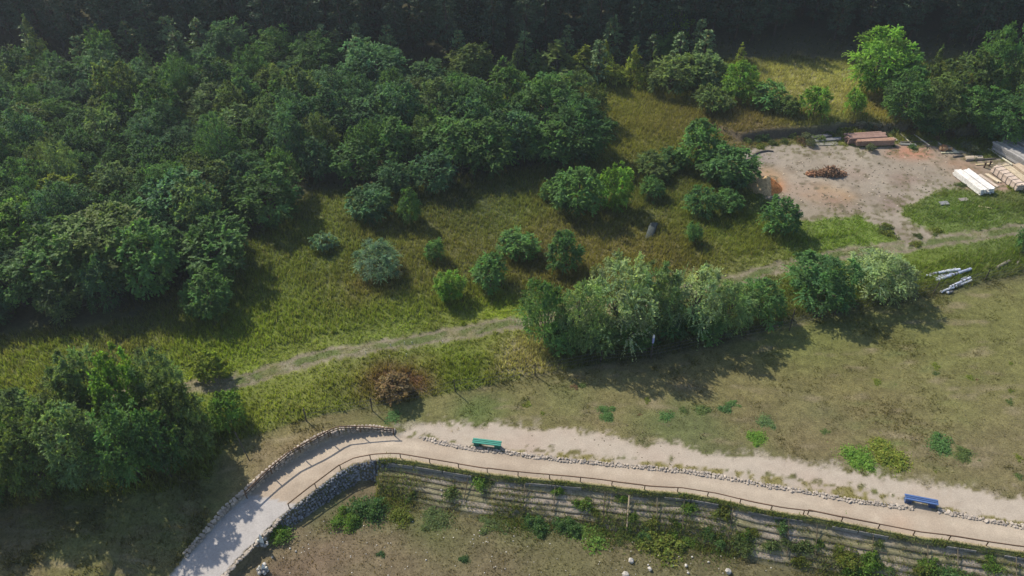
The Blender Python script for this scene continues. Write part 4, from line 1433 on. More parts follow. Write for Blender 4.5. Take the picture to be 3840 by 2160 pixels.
blade_mesh('bank_weeds', *[np.concatenate(q) for q in (px_, py_, pz_, pc_, ph_)], 3, .05, .5, 'weeds and grass sprouting along the steps of the bank')
# rank growth at the foot of the bank
px_, py_, pz_, pc_, ph_ = [], [], [], [], []
foot = np.clip((fbm(BX, BX * 0 + 9, .35, 3, 611) - .28) * 3.5, 0, 1)
for rep in range(70):
    ii = np.where(RG.random(len(BX)) < .9 * foot)[0]
    t = np.abs(RG.normal(0, .75, len(ii))) * np.where(RG.random(len(ii)) < .6, 1, -1)
    o_ = offE[ii] + t
    zz = np.where(t > 0, BLZ[ii], BLZ[ii] - np.minimum(t, 0) * .75)
    p = bank_pt(ii, o_, zz)
    px_.append(p[:, 0] + RG.uniform(-.1, .1, len(ii))); py_.append(p[:, 1]); pz_.append(p[:, 2])
    g = RG.random((len(ii), 1)) * foot[ii][:, None]
    pc_.append(np.array((.19, .17, .075)) * (1 - g) + np.array((.13, .22, .045)) * g)
    ph_.append(.10 + .30 * RG.random(len(ii)) * foot[ii] * np.exp(-np.abs(t)))
blade_mesh('bank_foot_weeds', *[np.concatenate(q) for q in (px_, py_, pz_, pc_, ph_)], 3, .055, .45, 'rank green weeds along the foot of the bank')

sx_, sy_, sh_ = [], [], []
for (x, y, r) in placed:
    if float(sdist(np.array([x]), np.array([y]), WOOD)[0]) < -2:
        continue
    n = int(170 * max(r, .6))
    a = RG.uniform(0, 6.283, n)
    q = r * np.clip(RG.normal(.95, .3, n), .3, 1.7)
    sx_.append(x + np.cos(a) * q); sy_.append(y + np.sin(a) * q); sh_.append(RG.uniform(.25, .8, n) * np.clip(1.7 - q / r, .25, 1))
sx_, sy_, sh_ = map(np.concatenate, (sx_, sy_, sh_))
c_, r_, _, _ = surface(sx_, sy_)
k_ = (r_ == 0) | (r_ == 7)
blade_mesh('bush_foot_grass', sx_[k_], sy_[k_], height(sx_, sy_)[k_], c_[k_] * np.array((1.6, 1.75, 1.15)), sh_[k_], 3, .07, .5, 'taller grass and weeds round the feet of the bushes')

# ------------------------------------------------------------------ stone work
def along(pts, step):
    out, d0 = [], 0.0
    for (ax, ay), (bx, by) in zip(pts[:-1], pts[1:]):
        L = math.hypot(bx - ax, by - ay)
        while d0 < L:
            t = d0 / L
            out.append((ax + (bx - ax) * t, ay + (by - ay) * t, (bx - ax) / L, (by - ay) / L))
            d0 += step * random.uniform(.75, 1.35)
        d0 -= L
    return out


PALE = np.array((.32, .275, .225))


def edging(name, label, pts, rows, zfun, size, step, drop=0.0, miss=.1, tone=PALE, face=0.0):
    mb = MB()
    for r_ in range(rows):
        for (x, y, tx, ty) in along(pts, step * (.8 if 'path_edge' in name else 1)):
            if random.random() < miss:
                continue
            o = (r_ - (rows - 1) / 2) * size * .75 + random.uniform(-.05, .05)
            X, Y = x - ty * o, y + tx * o
            s = size * random.uniform(.65, 1.35)
            mb.stone((X, Y, zfun(X, Y, r_) + s * .0), (s * random.uniform(.9, 1.6), s, s * random.uniform(.45, .7)), tone * random.uniform(.8, 1.15), .22)
    o = mb.build(name, M_STONE)
    return tag(o, label, 'edging')


edging('stone_edging', 'long row of pale stones between footpath and sandy strip', CURB[:16], 2, lambda x, y, r_: .02 + .03 * (r_ == 1), .21, .19, miss=.0)
edging('stone_edging', 'row of pale stones right of the gap at the blue bench', CURB[16:], 2, lambda x, y, r_: .02 + .03 * (r_ == 1), .21, .19, miss=.0)
edging('stone_kerb', 'short row of half buried pale stones before the long row, left of the green bench', [gp(1575, 1642)] + CURB[:3], 1, lambda x, y, r_: -.01, .18, .2, miss=.0)
# the cut bank above the path bend is held by a low dry stone wall
sw = MB()
for (x, y, tx, ty) in along([p for p in WALL if -20.5 < p[0] < -7.3], .24):
    top = float(height(x, y + .35))
    bot = float(path_z(x))
    k = bot
    while k < top + .02:
        s = random.uniform(.18, .32)
        sw.stone((x + ty * .02 + random.uniform(-.04, .04), y + random.uniform(-.05, .08) + .05, k + s * .2), (s * 1.2, s, s * .75), PALE * random.uniform(.7, 1.15))
        k += s * .55
    sw.stone((x - ty * .16, y + tx * .2, top + .03), (.28, .24, .16), PALE * random.uniform(.85, 1.2))
tag(sw.build('dry_stone_wall', M_STONE), 'low dry stone wall under the brown rail at the path bend', 'wall')
# stones along the lower right edge of the descending path
le = [p for p in LOWEDGE if p[0] < -13.5]
edging('path_edge_stones', 'ragged stone edge along the lower side of the descending slab path', [(x + .1, y - .05) for x, y in le], 2, lambda x, y, r_: float(path_z(x)) - .08 * r_, .24, .24, miss=.0)
# loose stone wall that carries the path where it turns down
gw = MB()
edge = [p for p in LOWEDGE if p[0] < BANK_X0 + 1.2 and p[0] > -15.6]
for (x, y, tx, ty) in along(edge, .16):
    pz, lz = float(path_z(x)), float(low_z(x))
    Hh = pz - lz
    if Hh < .15:
        continue
    k = .05
    while k < 1.02:
        off_ = .12 + k * (.55 * Hh + .15)
        s = random.uniform(.10, .21)
        X, Y = x + ty * off_ + random.uniform(-.06, .06), y - tx * off_ + random.uniform(-.06, .06)
        Z = pz - Hh * k
        gw.stone((X, Y, max(Z, float(height(X, Y)) + .02)), (s * 1.15, s, s * .8), np.array((.19, .19, .195)) * random.uniform(.45, 1.25))
        k += s * .62 / max(Hh, .3)
tag(gw.build('rubble_wall', M_STONE), 'grey rubble stone wall holding up the path at the bend', 'wall')

# ------------------------------------------------------------------ rails
BROWN = np.array((.115, .07, .042))


def rail_fence(name, label, pts, hgt, post_step, rr, doubled=False, base=None):
    """pts: world points of the rail (x, y, z)"""
    root = thing(name, label, 'fence', pts[0])
    o0 = np.array(pts[0])
    P = np.array(pts)
    seg = np.hypot(*(P[1:, :2] - P[:-1, :2]).T)
    s = np.concatenate([[0], np.cumsum(seg)])
    n = int(s[-1] / .5)
    q = np.linspace(0, s[-1], n)
    line = np.stack([np.interp(q, s, P[:, k]) for k in range(3)], -1)
    m = MB()
    step = 4
    for i in range(0, n - 1, step):
        e = line[i:i + step + 1]
        if len(e) < 2:
            break
        w = random.uniform(-.02, .02)
        m.tube(e - o0 + np.array([0, w, random.uniform(-.015, .015)]), rr * random.uniform(.85, 1.12), 7, BROWN * random.uniform(.75, 1.25), wob=.1)
        if doubled:
            m.tube(e - o0 + np.array([.02, -.09, -.13]), rr * .7, 6, BROWN * random.uniform(.7, 1.1), wob=.1)
    m.build('rail', M_WOOD, root)
    d = .05
    while d < s[-1]:
        c = np.array([np.interp(d, s, P[:, k]) for k in range(3)]) - o0
        p = MB()
        p.tube([c + np.array([0, -.02, .03]), c + np.array([random.uniform(-.02, .02), -.02, -hgt - .15])], rr * .8, 6, BROWN * random.uniform(.5, 1.0))
        p.build('post', M_WOOD, root)
        d += post_step * random.uniform(.95, 1.05)
    return root


def rail3(a, b, hgt):
    out = []
    for (px, py), (x, y) in zip(RAIL_PX, RAIL):
        if a <= px <= b:
            out.append((x, y, float(path_z(x)) + hgt))
    return out


rail_fence('rail_fence', 'low brown pole rail along the footpath, from the bend to the jog', rail3(1070, 3055, .45), .45, 2.05, .042)
r2 = rail3(3040, 4200, .45)
r2[0] = (r2[0][0] - .3, r2[0][1] + .1, r2[0][2] + .04)
rail_fence('rail_fence', 'low brown pole rail along the lower side of the footpath, right of the jog', r2, .45, 2.1, .045)
up = []
for px, py in [(916, 1848), (1000, 1765), (1080, 1697), (1180, 1640), (1265, 1598), (1370, 1598), (1478, 1608)]:
    z = 0.0
    for _ in range(10):
        x, y = gp(px, py, z + .5)
        z = float(np.clip(height(x, max(y, float(Uy(x)) + .25)), -3, .5))
    up.append((x, y, z + .5))
rail_fence('rail_fence', 'thick brown double rail curving along the upper side of the path bend', up, 0.5, 2.2, .05, doubled=True)

# wire fence between meadow and field
wf_posts = [(1150, 1580), (1396, 1540), (1708, 1470), (2007, 1408), (2250, 1360), (2440, 1345), (2700, 1285), (2960, 1240), (3130, 1180), (3300, 1142), (3500, 1102), (3690, 1057), (3835, 1025)]
root = thing('wire_fence', 'thin wire fence on dark posts between the meadow and the dry field', 'fence', hit(*wf_posts[0]))
o0 = np.array(hit(*wf_posts[0]))
tops = []
for i, (px, py) in enumerate(wf_posts):
    b = np.array(hit(px, py)) - o0
    hh = 1.35 if px not in (2960,) else 2.3
    p = MB()
    t = b + np.array([random.uniform(-.08, .08), 0, hh])
    p.tube([b - np.array([0, 0, .2]), t], .045, 6, np.array((.07, .055, .045)) * random.uniform(.7, 1.3))
    p.build('post', M_WOOD, root)
    tops.append((b, t))
w_ = MB()
for f in (.35, .62, .9):
    for (a0, a1), (b0, b1) in zip(tops[:-1], tops[1:]):
        A, B = a0 + np.array([0, 0, 1.3 * f]), b0 + np.array([0, 0, 1.3 * f])
        w_.tube([A, (A + B) / 2 - np.array([0, 0, .04]), B], .009, 4, (.13, .12, .11))
w_.build('wires', M_PAINT, root)
x, y, z = hit(939, 1733)
mb = MB()
X, Y = gp(880, 1619, z + 1.5)
mb.tube([(0, 0, -.2), ((X - x) * .5, (Y - y) * .5, .75), (X - x, Y - y, 1.5)], .035, 6, (.06, .05, .04))
tag(mb.build('leaning_pole', M_WOOD, None, (x, y, z)), 'thin dark pole leaning beside the bush left of the path bend', 'pole')

x, y, z = hit(2441, 1330)
root = thing('marker_post', 'slim dark post with white cap and pale blue band below the silvery willow', 'post', (x, y, z))
mb = MB(); mb.tube([(0, 0, -.2), (0, 0, 1.3)], .05, 8, (.05, .05, .055)); mb.build('shaft', M_PAINT, root)
mb = MB(); mb.tube([(0, 0, 1.3), (0, 0, 1.85)], .085, 8, (.30, .32, .55)); mb.build('band', M_PAINT, root)
mb = MB(); mb.tube([(0, 0, 1.85), (0, 0, 2.02), (0, 0, 2.12)], [.09, .085, .04], 8, (.75, .70, .66)); mb.build('cap', M_PAINT, root)
for i, (px, py) in enumerate([(1461, 1341), (1523, 1336), (1516, 1291), (1546, 1289), (1660, 1286), (1466, 1299), (1370, 1326)]):
    x, y, z = hit(px, py)
    mb = MB()
    mb.tube([(0, 0, -.05), (random.uniform(-.04, .08), random.uniform(-.03, .03), random.uniform(.22, .34))], [.03, .022], 6, (.62, .58, .48))
    tag(mb.build('white_stake', M_WOOD, None, (x, y, z)), 'short whitish stake at the verge of the dirt track', 'stake', 'whitish stakes along the dirt track')

# ------------------------------------------------------------------ benches
def bench(label, pa, pb_, col, nlegs):
    za = .46
    a, b = np.array(gp(*pa, za)), np.array(gp(*pb_, za))
    c, d = (a + b) / 2, b - a
    L = float(np.linalg.norm(d))
    root = thing('bench', label, 'bench', (c[0], c[1], float(height(c[0], c[1]))), math.atan2(d[1], d[0]))
    col = np.array(col)
    m = MB()
    for k in range(3):
        m.box((random.uniform(-.015, .015), (k - 1) * .148, za - .045), (L * random.uniform(.985, 1), .118, .09), 0, 0, 0, col * random.uniform(.78, 1.15), .012)
    m.build('seat', M_PAINT, root)
    for s in (-1, 1):
        m = MB()
        m.box((s * L * .36, 0, .2), (L * .19, .36, .42), 0, 0, 0, col * .55, .02)
        m.box((s * L * .36, 0, .04), (L * .21, .42, .08), 0, 0, 0, col * .5, .02)
        m.build('support', M_PAINT, root)
    m = MB()
    m.box((0, 0, .16), (L * .55, .05, .06), 0, 0, 0, col * .5, .008)
    m.build('stretcher', M_WOOD, root)


bench('turquoise green painted plank bench beside the stone row', (1772, 1650), (1880, 1663), (.035, .20, .145), 2)
bench('blue painted plank bench at the gap in the stone row', (3394, 1860), (3520, 1884), (.065, .115, .25), 2)

# ------------------------------------------------------------------ timber yard
def z6(X, Y):
    return 3440 + X / 4.83, 440 + Y / 4.83


def z4(X, Y):
    return 3200 + X / 4.025, 420 + Y / 4.025


def z5(X, Y):
    return 2760 + X / 4.025, 460 + Y / 4.025


def bundle(name, label, far, near, wid, hgt, cols_, rows_, col, length=None, var=.12, straps=0, endvar=.12, group='timber stacks in the yard', strap_col=(.08, .07, .06)):
    """a stack of sawn beams; far and near: photo pixels of the middle of its top at either end"""
    a, b = np.array(gp(*far, hgt)), np.array(gp(*near, hgt))
    d = b - a
    L = float(np.linalg.norm(d))
    if length:
        b = a + d / L * length
        L = length
    c = (a + b) / 2
    root = thing(name, label, 'timber stack', (c[0], c[1], float(height(c[0], c[1]))), math.atan2(d[1], d[0]), group)
    bw, bh = wid / cols_, (hgt - .1) / rows_
    for i in range(cols_):
        for j in range(rows_):
            m = MB()
            e = random.uniform(-endvar, endvar)
            m.box((e, -wid / 2 + bw * (i + .5) + random.uniform(-.008, .008), .1 + bh * (j + .5)), (L * random.uniform(.97, 1.0), bw * .93, bh * .92), random.uniform(-.006, .006), 0, 0, np.array(col) * random.uniform(1 - var, 1 + var), .008)
            m.build('beam', M_WOOD, root)
    for s in (-1, 0, 1):
        m = MB()
        m.box((s * L * .38, 0, .05), (.1, wid, .095), 0, 0, 0, (.16, .12, .08))
        m.build('bearer', M_WOOD, root)
    for k in range(straps):
        xx = -L * .4 + L * .8 * k / max(1, straps - 1)
        m = MB()
        for sy in (-1, 1):
            m.box((xx, sy * (wid / 2 + .012), .1 + (hgt - .1) / 2), (.045, .02, hgt - .1), 0, 0, 0, strap_col)
        m.box((xx, 0, hgt + .012), (.045, wid + .04, .02), 0, 0, 0, strap_col)
        m.build('strap', M_PAINT, root)
    return root


bundle('beam_stack', 'reddish brown beam stack in front, with one flat light top', (3212, 524), (3356, 519), .62, .72, 3, 3, (.32, .195, .135), var=.06, straps=2, strap_col=(.22, .13, .09))
bundle('beam_stack', 'dark reddish beam stack of gapped bars behind the flat topped one', (3178, 508), (3322, 500), 1.15, .82, 6, 4, (.235, .15, .12), var=.22, endvar=.2)
bundle('board_stack', 'white board stack on the left of the near pair', (3590, 635), (3692, 713), .74, .66, 4, 5, (.66, .63, .57), var=.05)
bundle('board_stack', 'white board stack on the right of the near pair', (3622, 633), (3722, 707), .74, .70, 4, 5, (.68, .66, .62), var=.05)
bundle('board_stack', 'pinkish strapped board stack with white top boards', (3738, 619), (3834, 692), .85, .8, 5, 5, (.50, .40, .32), var=.12, straps=6)
bundle('board_stack', 'tan board stack behind the pinkish strapped one', (3767, 613), (3868, 688), .8, .7, 5, 5, (.46, .38, .26), var=.12, straps=2)
bundle('board_stack', 'low tan stack cut off by the picture edge', (3812, 612), (3905, 680), .9, .4, 5, 3, (.44, .35, .25), var=.15)
bundle('plank_stack', 'weathered grey plank stack nearest the dark tree, tall side facing the yard', (3740, 530), (3862, 600), .95, .95, 5, 6, (.30, .285, .265), var=.28, endvar=.3)
bundle('plank_stack', 'weathered grey plank stack second from the yard', (3772, 526), (3900, 598), .95, .9, 5, 6, (.26, .255, .25), var=.28, endvar=.3)
bundle('plank_stack', 'weathered grey plank stack farthest back at the picture edge', (3812, 518), (3935, 585), .95, .95, 5, 6, (.27, .26, .25), var=.28, endvar=.3)


def board(name, label, pa, pb_, w, t, col, cat='board', group='loose boards and beams round the yard', lift=0.0, n=1):
    A, B = np.array(hit(*pa)), np.array(hit(*pb_))
    d = B - A
    L = float(np.linalg.norm(d[:2]))
    m = MB()
    for k in range(n):
        m.box((random.uniform(-.1, .1), (k - (n - 1) / 2) * w * .9, t / 2 + .01 + random.uniform(0, .03)), (L * random.uniform(.93, 1), w, t), random.uniform(-.02, .02), 0, random.uniform(-.1, .1), np.array(col) * random.uniform(.88, 1.12), .006)
    o = m.build(name, M_WOOD, None, ((A[0] + B[0]) / 2, (A[1] + B[1]) / 2, (A[2] + B[2]) / 2 + lift), math.atan2(d[1], d[0]))
    return tag(o, label, cat, group)


PB, GB, DB = (.48, .42, .32), (.30, .29, .28), (.085, .075, .065)
for lab, f, a, b, w, t, c, n in [
    ('pale board lying farthest back under the greyish tree', z6, (150, 290), (330, 380), .16, .05, PB, 2),
    ('long pale board crossing the dark beam behind the wood chips', z4, (850, 290), (1150, 520), .16, .05, PB, 1),
    ('pale board left of the long crossing one', z4, (680, 310), (860, 470), .14, .05, (.42, .38, .28), 1),
    ('short grey board at the end of the red stacks', z4, (600, 390), (670, 440), .2, .05, GB, 1),
    ('pale board running up to the orange stump', z6, (280, 380), (430, 500), .14, .05, PB, 1),
    ('pair of pale boards leaning away right of the orange stump', z6, (545, 550), (700, 630), .2, .06, PB, 2),
    ('light board lying flat in front of the orange stump', z6, (440, 650), (770, 642), .18, .05, (.45, .42, .28), 1),
    ('small black beam in the grass above the flat boards', z6, (650, 725), (850, 695), .14, .12, DB, 1),
    ('thick double board on its own at the edge of the sand', z6, (870, 748), (1180, 733), .3, .14, (.355, .298, .228), 2),
    ('long dark beam in front of the thick double board', z6, (880, 795), (1430, 748), .14, .1, DB, 1),
    ('light board by the two short stumps', z6, (1040, 862), (1350, 848), .16, .05, (.46, .38, .22), 1),
    ('very long board slanting beside the grey plank stack', z6, (1270, 560), (1720, 870), .2, .06, (.46, .44, .34), 1),
    ('loose plank pair between white and pinkish stacks', z6, (1240, 1040), (1490, 1190), .2, .12, (.5, .42, .3), 2),
    ('broken boards beside the white stacks', z6, (1130, 1050), (1470, 1270), .18, .05, (.42, .35, .28), 2),
    ('long dark beam behind the wood chips', z4, (690, 470), (1210, 448), .14, .12, DB, 1),
    ('thin grey beams right of the red front stack', z4, (700, 492), (950, 503), .16, .1, (.2, .2, .18), 2),
    ('blackened beam under the bank left of the red stacks, rear', z5, (1080, 262), (1420, 212), .3, .25, (.10, .10, .105), 2),
    ('grey beam under the bank left of the red stacks, middle', z5, (1170, 297), (1580, 258), .24, .2, (.16, .16, .165), 2),
    ('flat grey boards left of the red stacks, front', z5, (1180, 335), (1530, 318), .2, .06, (.24, .23, .19), 3),
    ('grey slab half hidden in the grass below the white stacks', z4, (1310, 1390), (1440, 1380), .5, .1, (.22, .22, .23), 1),
    ('second grey slab in the grass with a pale stick', z4, (1600, 1340), (1720, 1325), .5, .1, (.2, .18, .16), 1),
    ('pale stick beside the second grey slab', z4, (1700, 1310), (1750, 1350), .08, .06, PB, 1),
    ('yellow lath lying in the grass below the slabs', z4, (1870, 1425), (2080, 1455), .1, .05, (.42, .36, .2), 1),
]:
    board('loose_board' if c != DB else 'dark_beam', lab, f(*a), f(*b), w, t, c, n=n)


def mound(name, label, cat, px, py, rx, ry, h, colf, mat, seed, rough=.3, nseg=40):
    x0, y0, z0 = hit(px, py)
    u = np.linspace(-1.15, 1.15, nseg)
    A, B = np.meshgrid(u, u)
    rr = np.hypot(A, B)
    nz = fbm(A * rx, B * ry, 1.6, 4, seed)
    Z = h * np.clip(1 - rr ** 1.15, -.08, 1) * (1 - rough + 2 * rough * nz)
    v = np.stack([A * rx, B * ry, Z], -1).reshape(-1, 3)
    idx = np.arange(nseg * nseg).reshape(nseg, nseg)
    f = np.stack([idx[:-1, :-1], idx[:-1, 1:], idx[1:, 1:], idx[1:, :-1]], -1).reshape(-1, 4)
    c = colf(v, nz.ravel())
    return tag(link(name, mesh_np(name, v, f, mat, c, smooth=True), None, (x0, y0, z0 - .02)), label, cat)


mound('sawdust_heap', 'pale sawdust heap with an orange flank at the left edge of the yard', 'heap', 2868, 703, 1.7, 1.5, 1.35,
      lambda v, n: np.where((v[:, 0] > .35)[:, None], np.array((.45, .17, .05)), np.array((.42, .29, .15))) * (.8 + .4 * n)[:, None], M_CHIP, 3, .22)
hp = MB()
x0, y0, z0 = hit(3110, 655)
for k in range(26):
    hp.stone((-2.1 + 3.6 * k / 25, random.gauss(-.02, .08), .05), (.75, .62, .34), np.array((.24, .13, .075)) * random.uniform(.6, 1.2), .2)
for k in range(240):
    t = random.random()
    bx = max(-1.6, min(1.35, random.gauss(0, .95)))
    by = max(-.45, min(.45, random.gauss(0, .3)))
    hz = max(.05, 1.05 * math.exp(-(bx * bx / 1.1 + by * by / .22)) * random.random())
    hz += .35 * max(0, 1 - abs(bx + 1.6)) * random.random() * .5
    s = random.uniform(.14, .4)
    cc = np.array((.25, .145, .085)) * random.uniform(.3, 1.3)
    if random.random() < .6:
        hp.stone((bx, by, hz), (s * 1.2, s, s * .8), cc, .25)
    else:
        a = random.uniform(0, 6.28)
        hp.tube([(bx, by, hz), (bx + math.cos(a) * .5, by + math.sin(a) * .4, hz + random.uniform(-.1, .3))], .03, 5, cc)
for k in range(60):
    bx, by = -1.9 + max(-.35, min(.35, random.gauss(0, .3))), max(-.3, min(.3, random.gauss(0, .18)))
    s = random.uniform(.12, .28)
    hp.stone((bx, by, random.uniform(.02, .25)), (s, s, s * .7), np.array((.30, .15, .08)) * random.uniform(.4, 1.3), .25)
tag(hp.build('bark_heap', M_CHIP, None, (x0, y0, z0)), 'rusty brown heap of bark and roots in the middle of the sandy yard', 'heap')
x0, y0, z0 = hit(*z6(465, 590))
mb = MB()
for k in range(14):
    s = random.uniform(.2, .4)
    mb.stone((random.gauss(0, .28), random.gauss(0, .16), .1 + .32 * random.random()), (s * 1.3, s, s), np.array((.42, .25, .13)) * random.uniform(.5, 1.3), .22)
mb.tube([(0, 0, 0), (0, 0, .5)], [.32, .27], 9, (.30, .13, .06), wob=.2)
tag(mb.build('stump', M_CHIP, None, (x0, y0, z0)), 'split orange stump behind the sandy yard', 'stump')
for lab, X, Y in [('short dark stump behind the white stacks, left of two', 1205, 908), ('short dark stump behind the white stacks, right of two', 1300, 882)]:
    x0, y0, z0 = hit(*z6(X, Y))
    mb = MB()
    mb.tube([(0, 0, -.05), (.02, 0, .3), (0, 0, .6)], [.1, .08, .13], 7, (.09, .06, .045), wob=.2)
    tag(mb.build('stump', M_BARK, None, (x0, y0, z0)), lab, 'stump')
pts = [hit(*z5(*q)) for q in [(240, 560), (245, 515), (300, 475), (380, 445), (470, 432), (560, 440)]]
o0 = np.array(pts[0])
mb = MB(); mb.tube(np.array(pts) - o0 + np.array([0, 0, .06]), .09, 7, (.035, .033, .033))
tag(mb.build('black_hose', M_PAINT, None, tuple(o0)), 'curved black pipe lying on the ground at the upper left of the yard', 'pipe')
for lab, a, b, hh in [('pale dead stick standing at the yard corner, right one', (160, 610), (150, 395), 2.0), ('pale dead stick at the yard corner, leaning left one', (140, 545), (108, 420), 1.3)]:
    x0, y0, z0 = hit(*z5(*a))
    mb = MB()
    mb.tube([(0, 0, -.1), (.03, 0, hh * .5), (-.05, 0, hh)], [.05, .04, .02], 6, (.36, .34, .28))
    mb.tube([(.02, 0, hh * .55), (-.3, 0, hh * .9)], [.025, .012], 5, (.36, .34, .28))
    tag(mb.build('dead_stick', M_WOOD, None, (x0, y0, z0)), lab, 'stick')


# birch logs in the grass
def birch(label, a, b, r, blue=0.0, lift=.0, white=True):
    f = lambda X, Y: (3300 + X / 4.77, 940 + Y / 4.77)
    A, B = np.array(hit(*f(*a))), np.array(hit(*f(*b)))
    o0 = (A + B) / 2
    n = max(4, int(np.linalg.norm(B - A) / .16))
    m = MB()
    prev = None
    for k in range(n):
        p, q = A + (B - A) * k / n, A + (B - A) * (k + 1) / n
        w = random.random()
        c = np.array((.50, .53, .60)) * random.uniform(.75, 1.05) if w > .2 else np.array((.10, .10, .10)) * random.uniform(.6, 2)
        if not white:
            c = np.array((.22, .19, .16)) * random.uniform(.7, 1.2)
        if blue and w > .2 and k > n * .25:
            c = c * (1 - blue) + np.array((.30, .34, .52)) * blue  # blue sky light painted into the bark
        up_ = np.array([0, 0, r + lift])
        m.tube([p - o0 + up_, q - o0 + up_], r * random.uniform(.95, 1.04), 8, c, cap=(k in (0, n - 1)))
    o = m.build('birch_log' if white else 'grey_log', M_BARK, None, tuple(o0))
    return tag(o, label, 'log', 'felled logs in the grass beside the wire fence')


birch('birch log at the back of the upper pile', (880, 440), (1350, 340), .10)
birch('white birch log second from the back of the upper pile', (930, 448), (1410, 374), .12, 0, .12)
birch('short birch log with sawn left end in the upper pile', (960, 497), (1290, 425), .11, .5)
birch('long sky-tinted birch log at the front of the upper pile', (1000, 560), (1610, 352), .12, .7, .05)
birch('sky-tinted birch log between short and long ones in the upper pile', (980, 525), (1480, 400), .11, .7, .02)
birch('birch stub at the left end of the upper pile', (815, 458), (915, 470), .10)
birch('long birch log in the lower pile', (1080, 757), (1630, 550), .11)
birch('short birch log at the near end of the lower pile', (1190, 768), (1295, 745), .10)
birch('birch log at the back of the lower pile', (1230, 682), (1600, 512), .11, .2, .08)
birch('thin mossy log behind the lower pile', (1430, 528), (1580, 465), .06)
birch('grey bare log right of the birch piles', (2080, 325), (2300, 205), .14, white=False)
birch('thin grey log at the foot of the bush at the picture edge', (2440, 262), (2500, 165), .08, white=False)
birch('thin pale log sticking out left of the upper birch pile', (405, 575), (590, 535), .05)

# old curved sheet half sunk in the meadow
x0, y0, z0 = hit(2445, 884)
v, f = [], []
for i in range(13):
    t = i / 12
    yy, zz = 1.9 * t, .25 + .55 * math.sin(t * 2.0)
    for j in range(5):
        s = j / 4 - .5
        v.append((s * .75 + .75 * t, yy, zz - .25 - .35 * s * s + .02 * (j % 2)))
v = np.array(v)
n = len(v)
idx = np.arange(n).reshape(13, 5)
f = np.stack([idx[:-1, :-1], idx[:-1, 1:], idx[1:, 1:], idx[1:, :-1]], -1).reshape(-1, 4)
vv = np.concatenate([v, v - np.array([0, 0, .03])])
ff = np.concatenate([f, f[:, ::-1] + n])
rim = list(idx[0, :]) + list(idx[1:, -1]) + list(idx[-1, ::-1][1:]) + list(idx[::-1, 0][1:-1])
rf = [(rim[k], rim[k - 1], rim[k - 1] + n, rim[k] + n) for k in range(len(rim))]
ff = np.concatenate([ff, np.array(rf)])
tag(link('curved_sheet', mesh_np('curved_sheet', vv, ff, M_STONE, np.array((.055, .065, .06)) * np.ones((len(vv), 3)), smooth=True), None, (x0 - .4, y0 - .6, z0 + .05)),  # sheet colour darkened to stand in for the tree's shadow
    'curved grey-green sheet half sunk in the tall meadow grass', 'sheet')

# ------------------------------------------------------------------ rocks and cairns of the lower field
def rock(label, px, py, s, col=(.42, .39, .34), tall=.8, group='pale rocks on the lower field'):
    x0, y0, z0 = hit(px, py, height_top)
    mb = MB()
    mb.stone((0, 0, s * .3), (s, s * random.uniform(.8, 1.1), s * tall), np.array(col) * random.uniform(.9, 1.1), .12)
    return tag(mb.build('rock', M_STONE, None, (x0, y0, z0)), label, 'rock', group)


for lab, px, py, s in [
    ('round grey boulder with a dark shadow, largest upright on the lower field', 2366, 2106, .52), ('white stone directly above the slanted boulder', 2430, 2120, .2), ('slanted boulder with a white top', 2436, 2136, .45),
    ('small white stone right of the round boulder, upper of two', 2470, 2085, .2), ('small white stone right of the round boulder, lower of two', 2500, 2091, .2), ('tiny white stone by a grass tuft', 2525, 2123, .17),
    ('brownish rock with half shaded face', 2572, 2123, .34), ('flat boulder cut by the lower picture edge', 2345, 2160, .7), ('yellowish stone near the shaded tuft', 2595, 2090, .2), ('pale stone left of the upright grey rock', 2656, 2109, .22),
    ('upright grey rock with white crest in a green tuft', 2730, 2146, .55), ('tiny white stone under the bank foot', 2372, 2035, .15), ('white stone on the left bank steps, upper of two', 1655, 1838, .16),
    ('white stone on the left bank steps, lower of two', 1655, 1856, .18), ('white stone alone in the open lower turf', 1598, 2101, .17), ('small rock left of its twin near the cairn', 1088, 2058, .2), ('small rock right of its twin near the cairn', 1110, 2069, .2),
    ('small rock at the tip of the cairn shadow', 1021, 2091, .19), ('tan rock beside the near cairn', 970, 2143, .28), ('brown rock at the picture bottom, right part', 2580, 2150, .25),
]:
    rock(lab, px, py, s * .72)


def cairn(label, px, py, slab_h, arms):
    x0, y0, z0 = hit(px, py)
    root = thing('cairn', label, 'cairn', (x0, y0, z0))
    mb = MB()
    for k in range(16):
        a = random.uniform(0, 6.28)
        r_ = random.uniform(.05, .36)
        s = random.uniform(.16, .3)
        mb.stone((math.cos(a) * r_, math.sin(a) * r_, .08 + .16 * random.random()), (s, s, s * .75), np.array((.34, .32, .29)) * random.uniform(.6, 1.25))
    mb.build('stone_base', M_STONE, root)
    m = MB()
    H = slab_h
    out = [(-.10, 0), (.10, 0), (.125, H * .45), (.06, H * .8), (-.01, H), (-.06, H * .72), (-.13, H * .3)]
    V = [(a, -.06, b + .1) for a, b in out] + [(a * .85, .06, b + .1) for a, b in out]
    n = len(out)
    F_ = [tuple(range(n)), tuple(range(2 * n - 1, n - 1, -1))] + [((k + 1) % n, k, n + k, n + (k + 1) % n) for k in range(n)]
    m.add(V, F_, (.62, .62, .58))
    m.build('standing_stone', M_STONE, root)
    for s, zz in arms:
        m = MB()
        m.stone((s * .2, -.05, zz), (.2, .14, .22), (.52, .5, .43))
        m.build('side_stone', M_STONE, root)


cairn('pale pointed standing stone on a small stone pile near the path', 986, 2042, 1.0, [(-1, .55), (-1.4, .2)])
cairn('small stone pile with a stub of stone at the lower picture edge', 991, 2138, .55, [(-1, .45), (1, .35)])

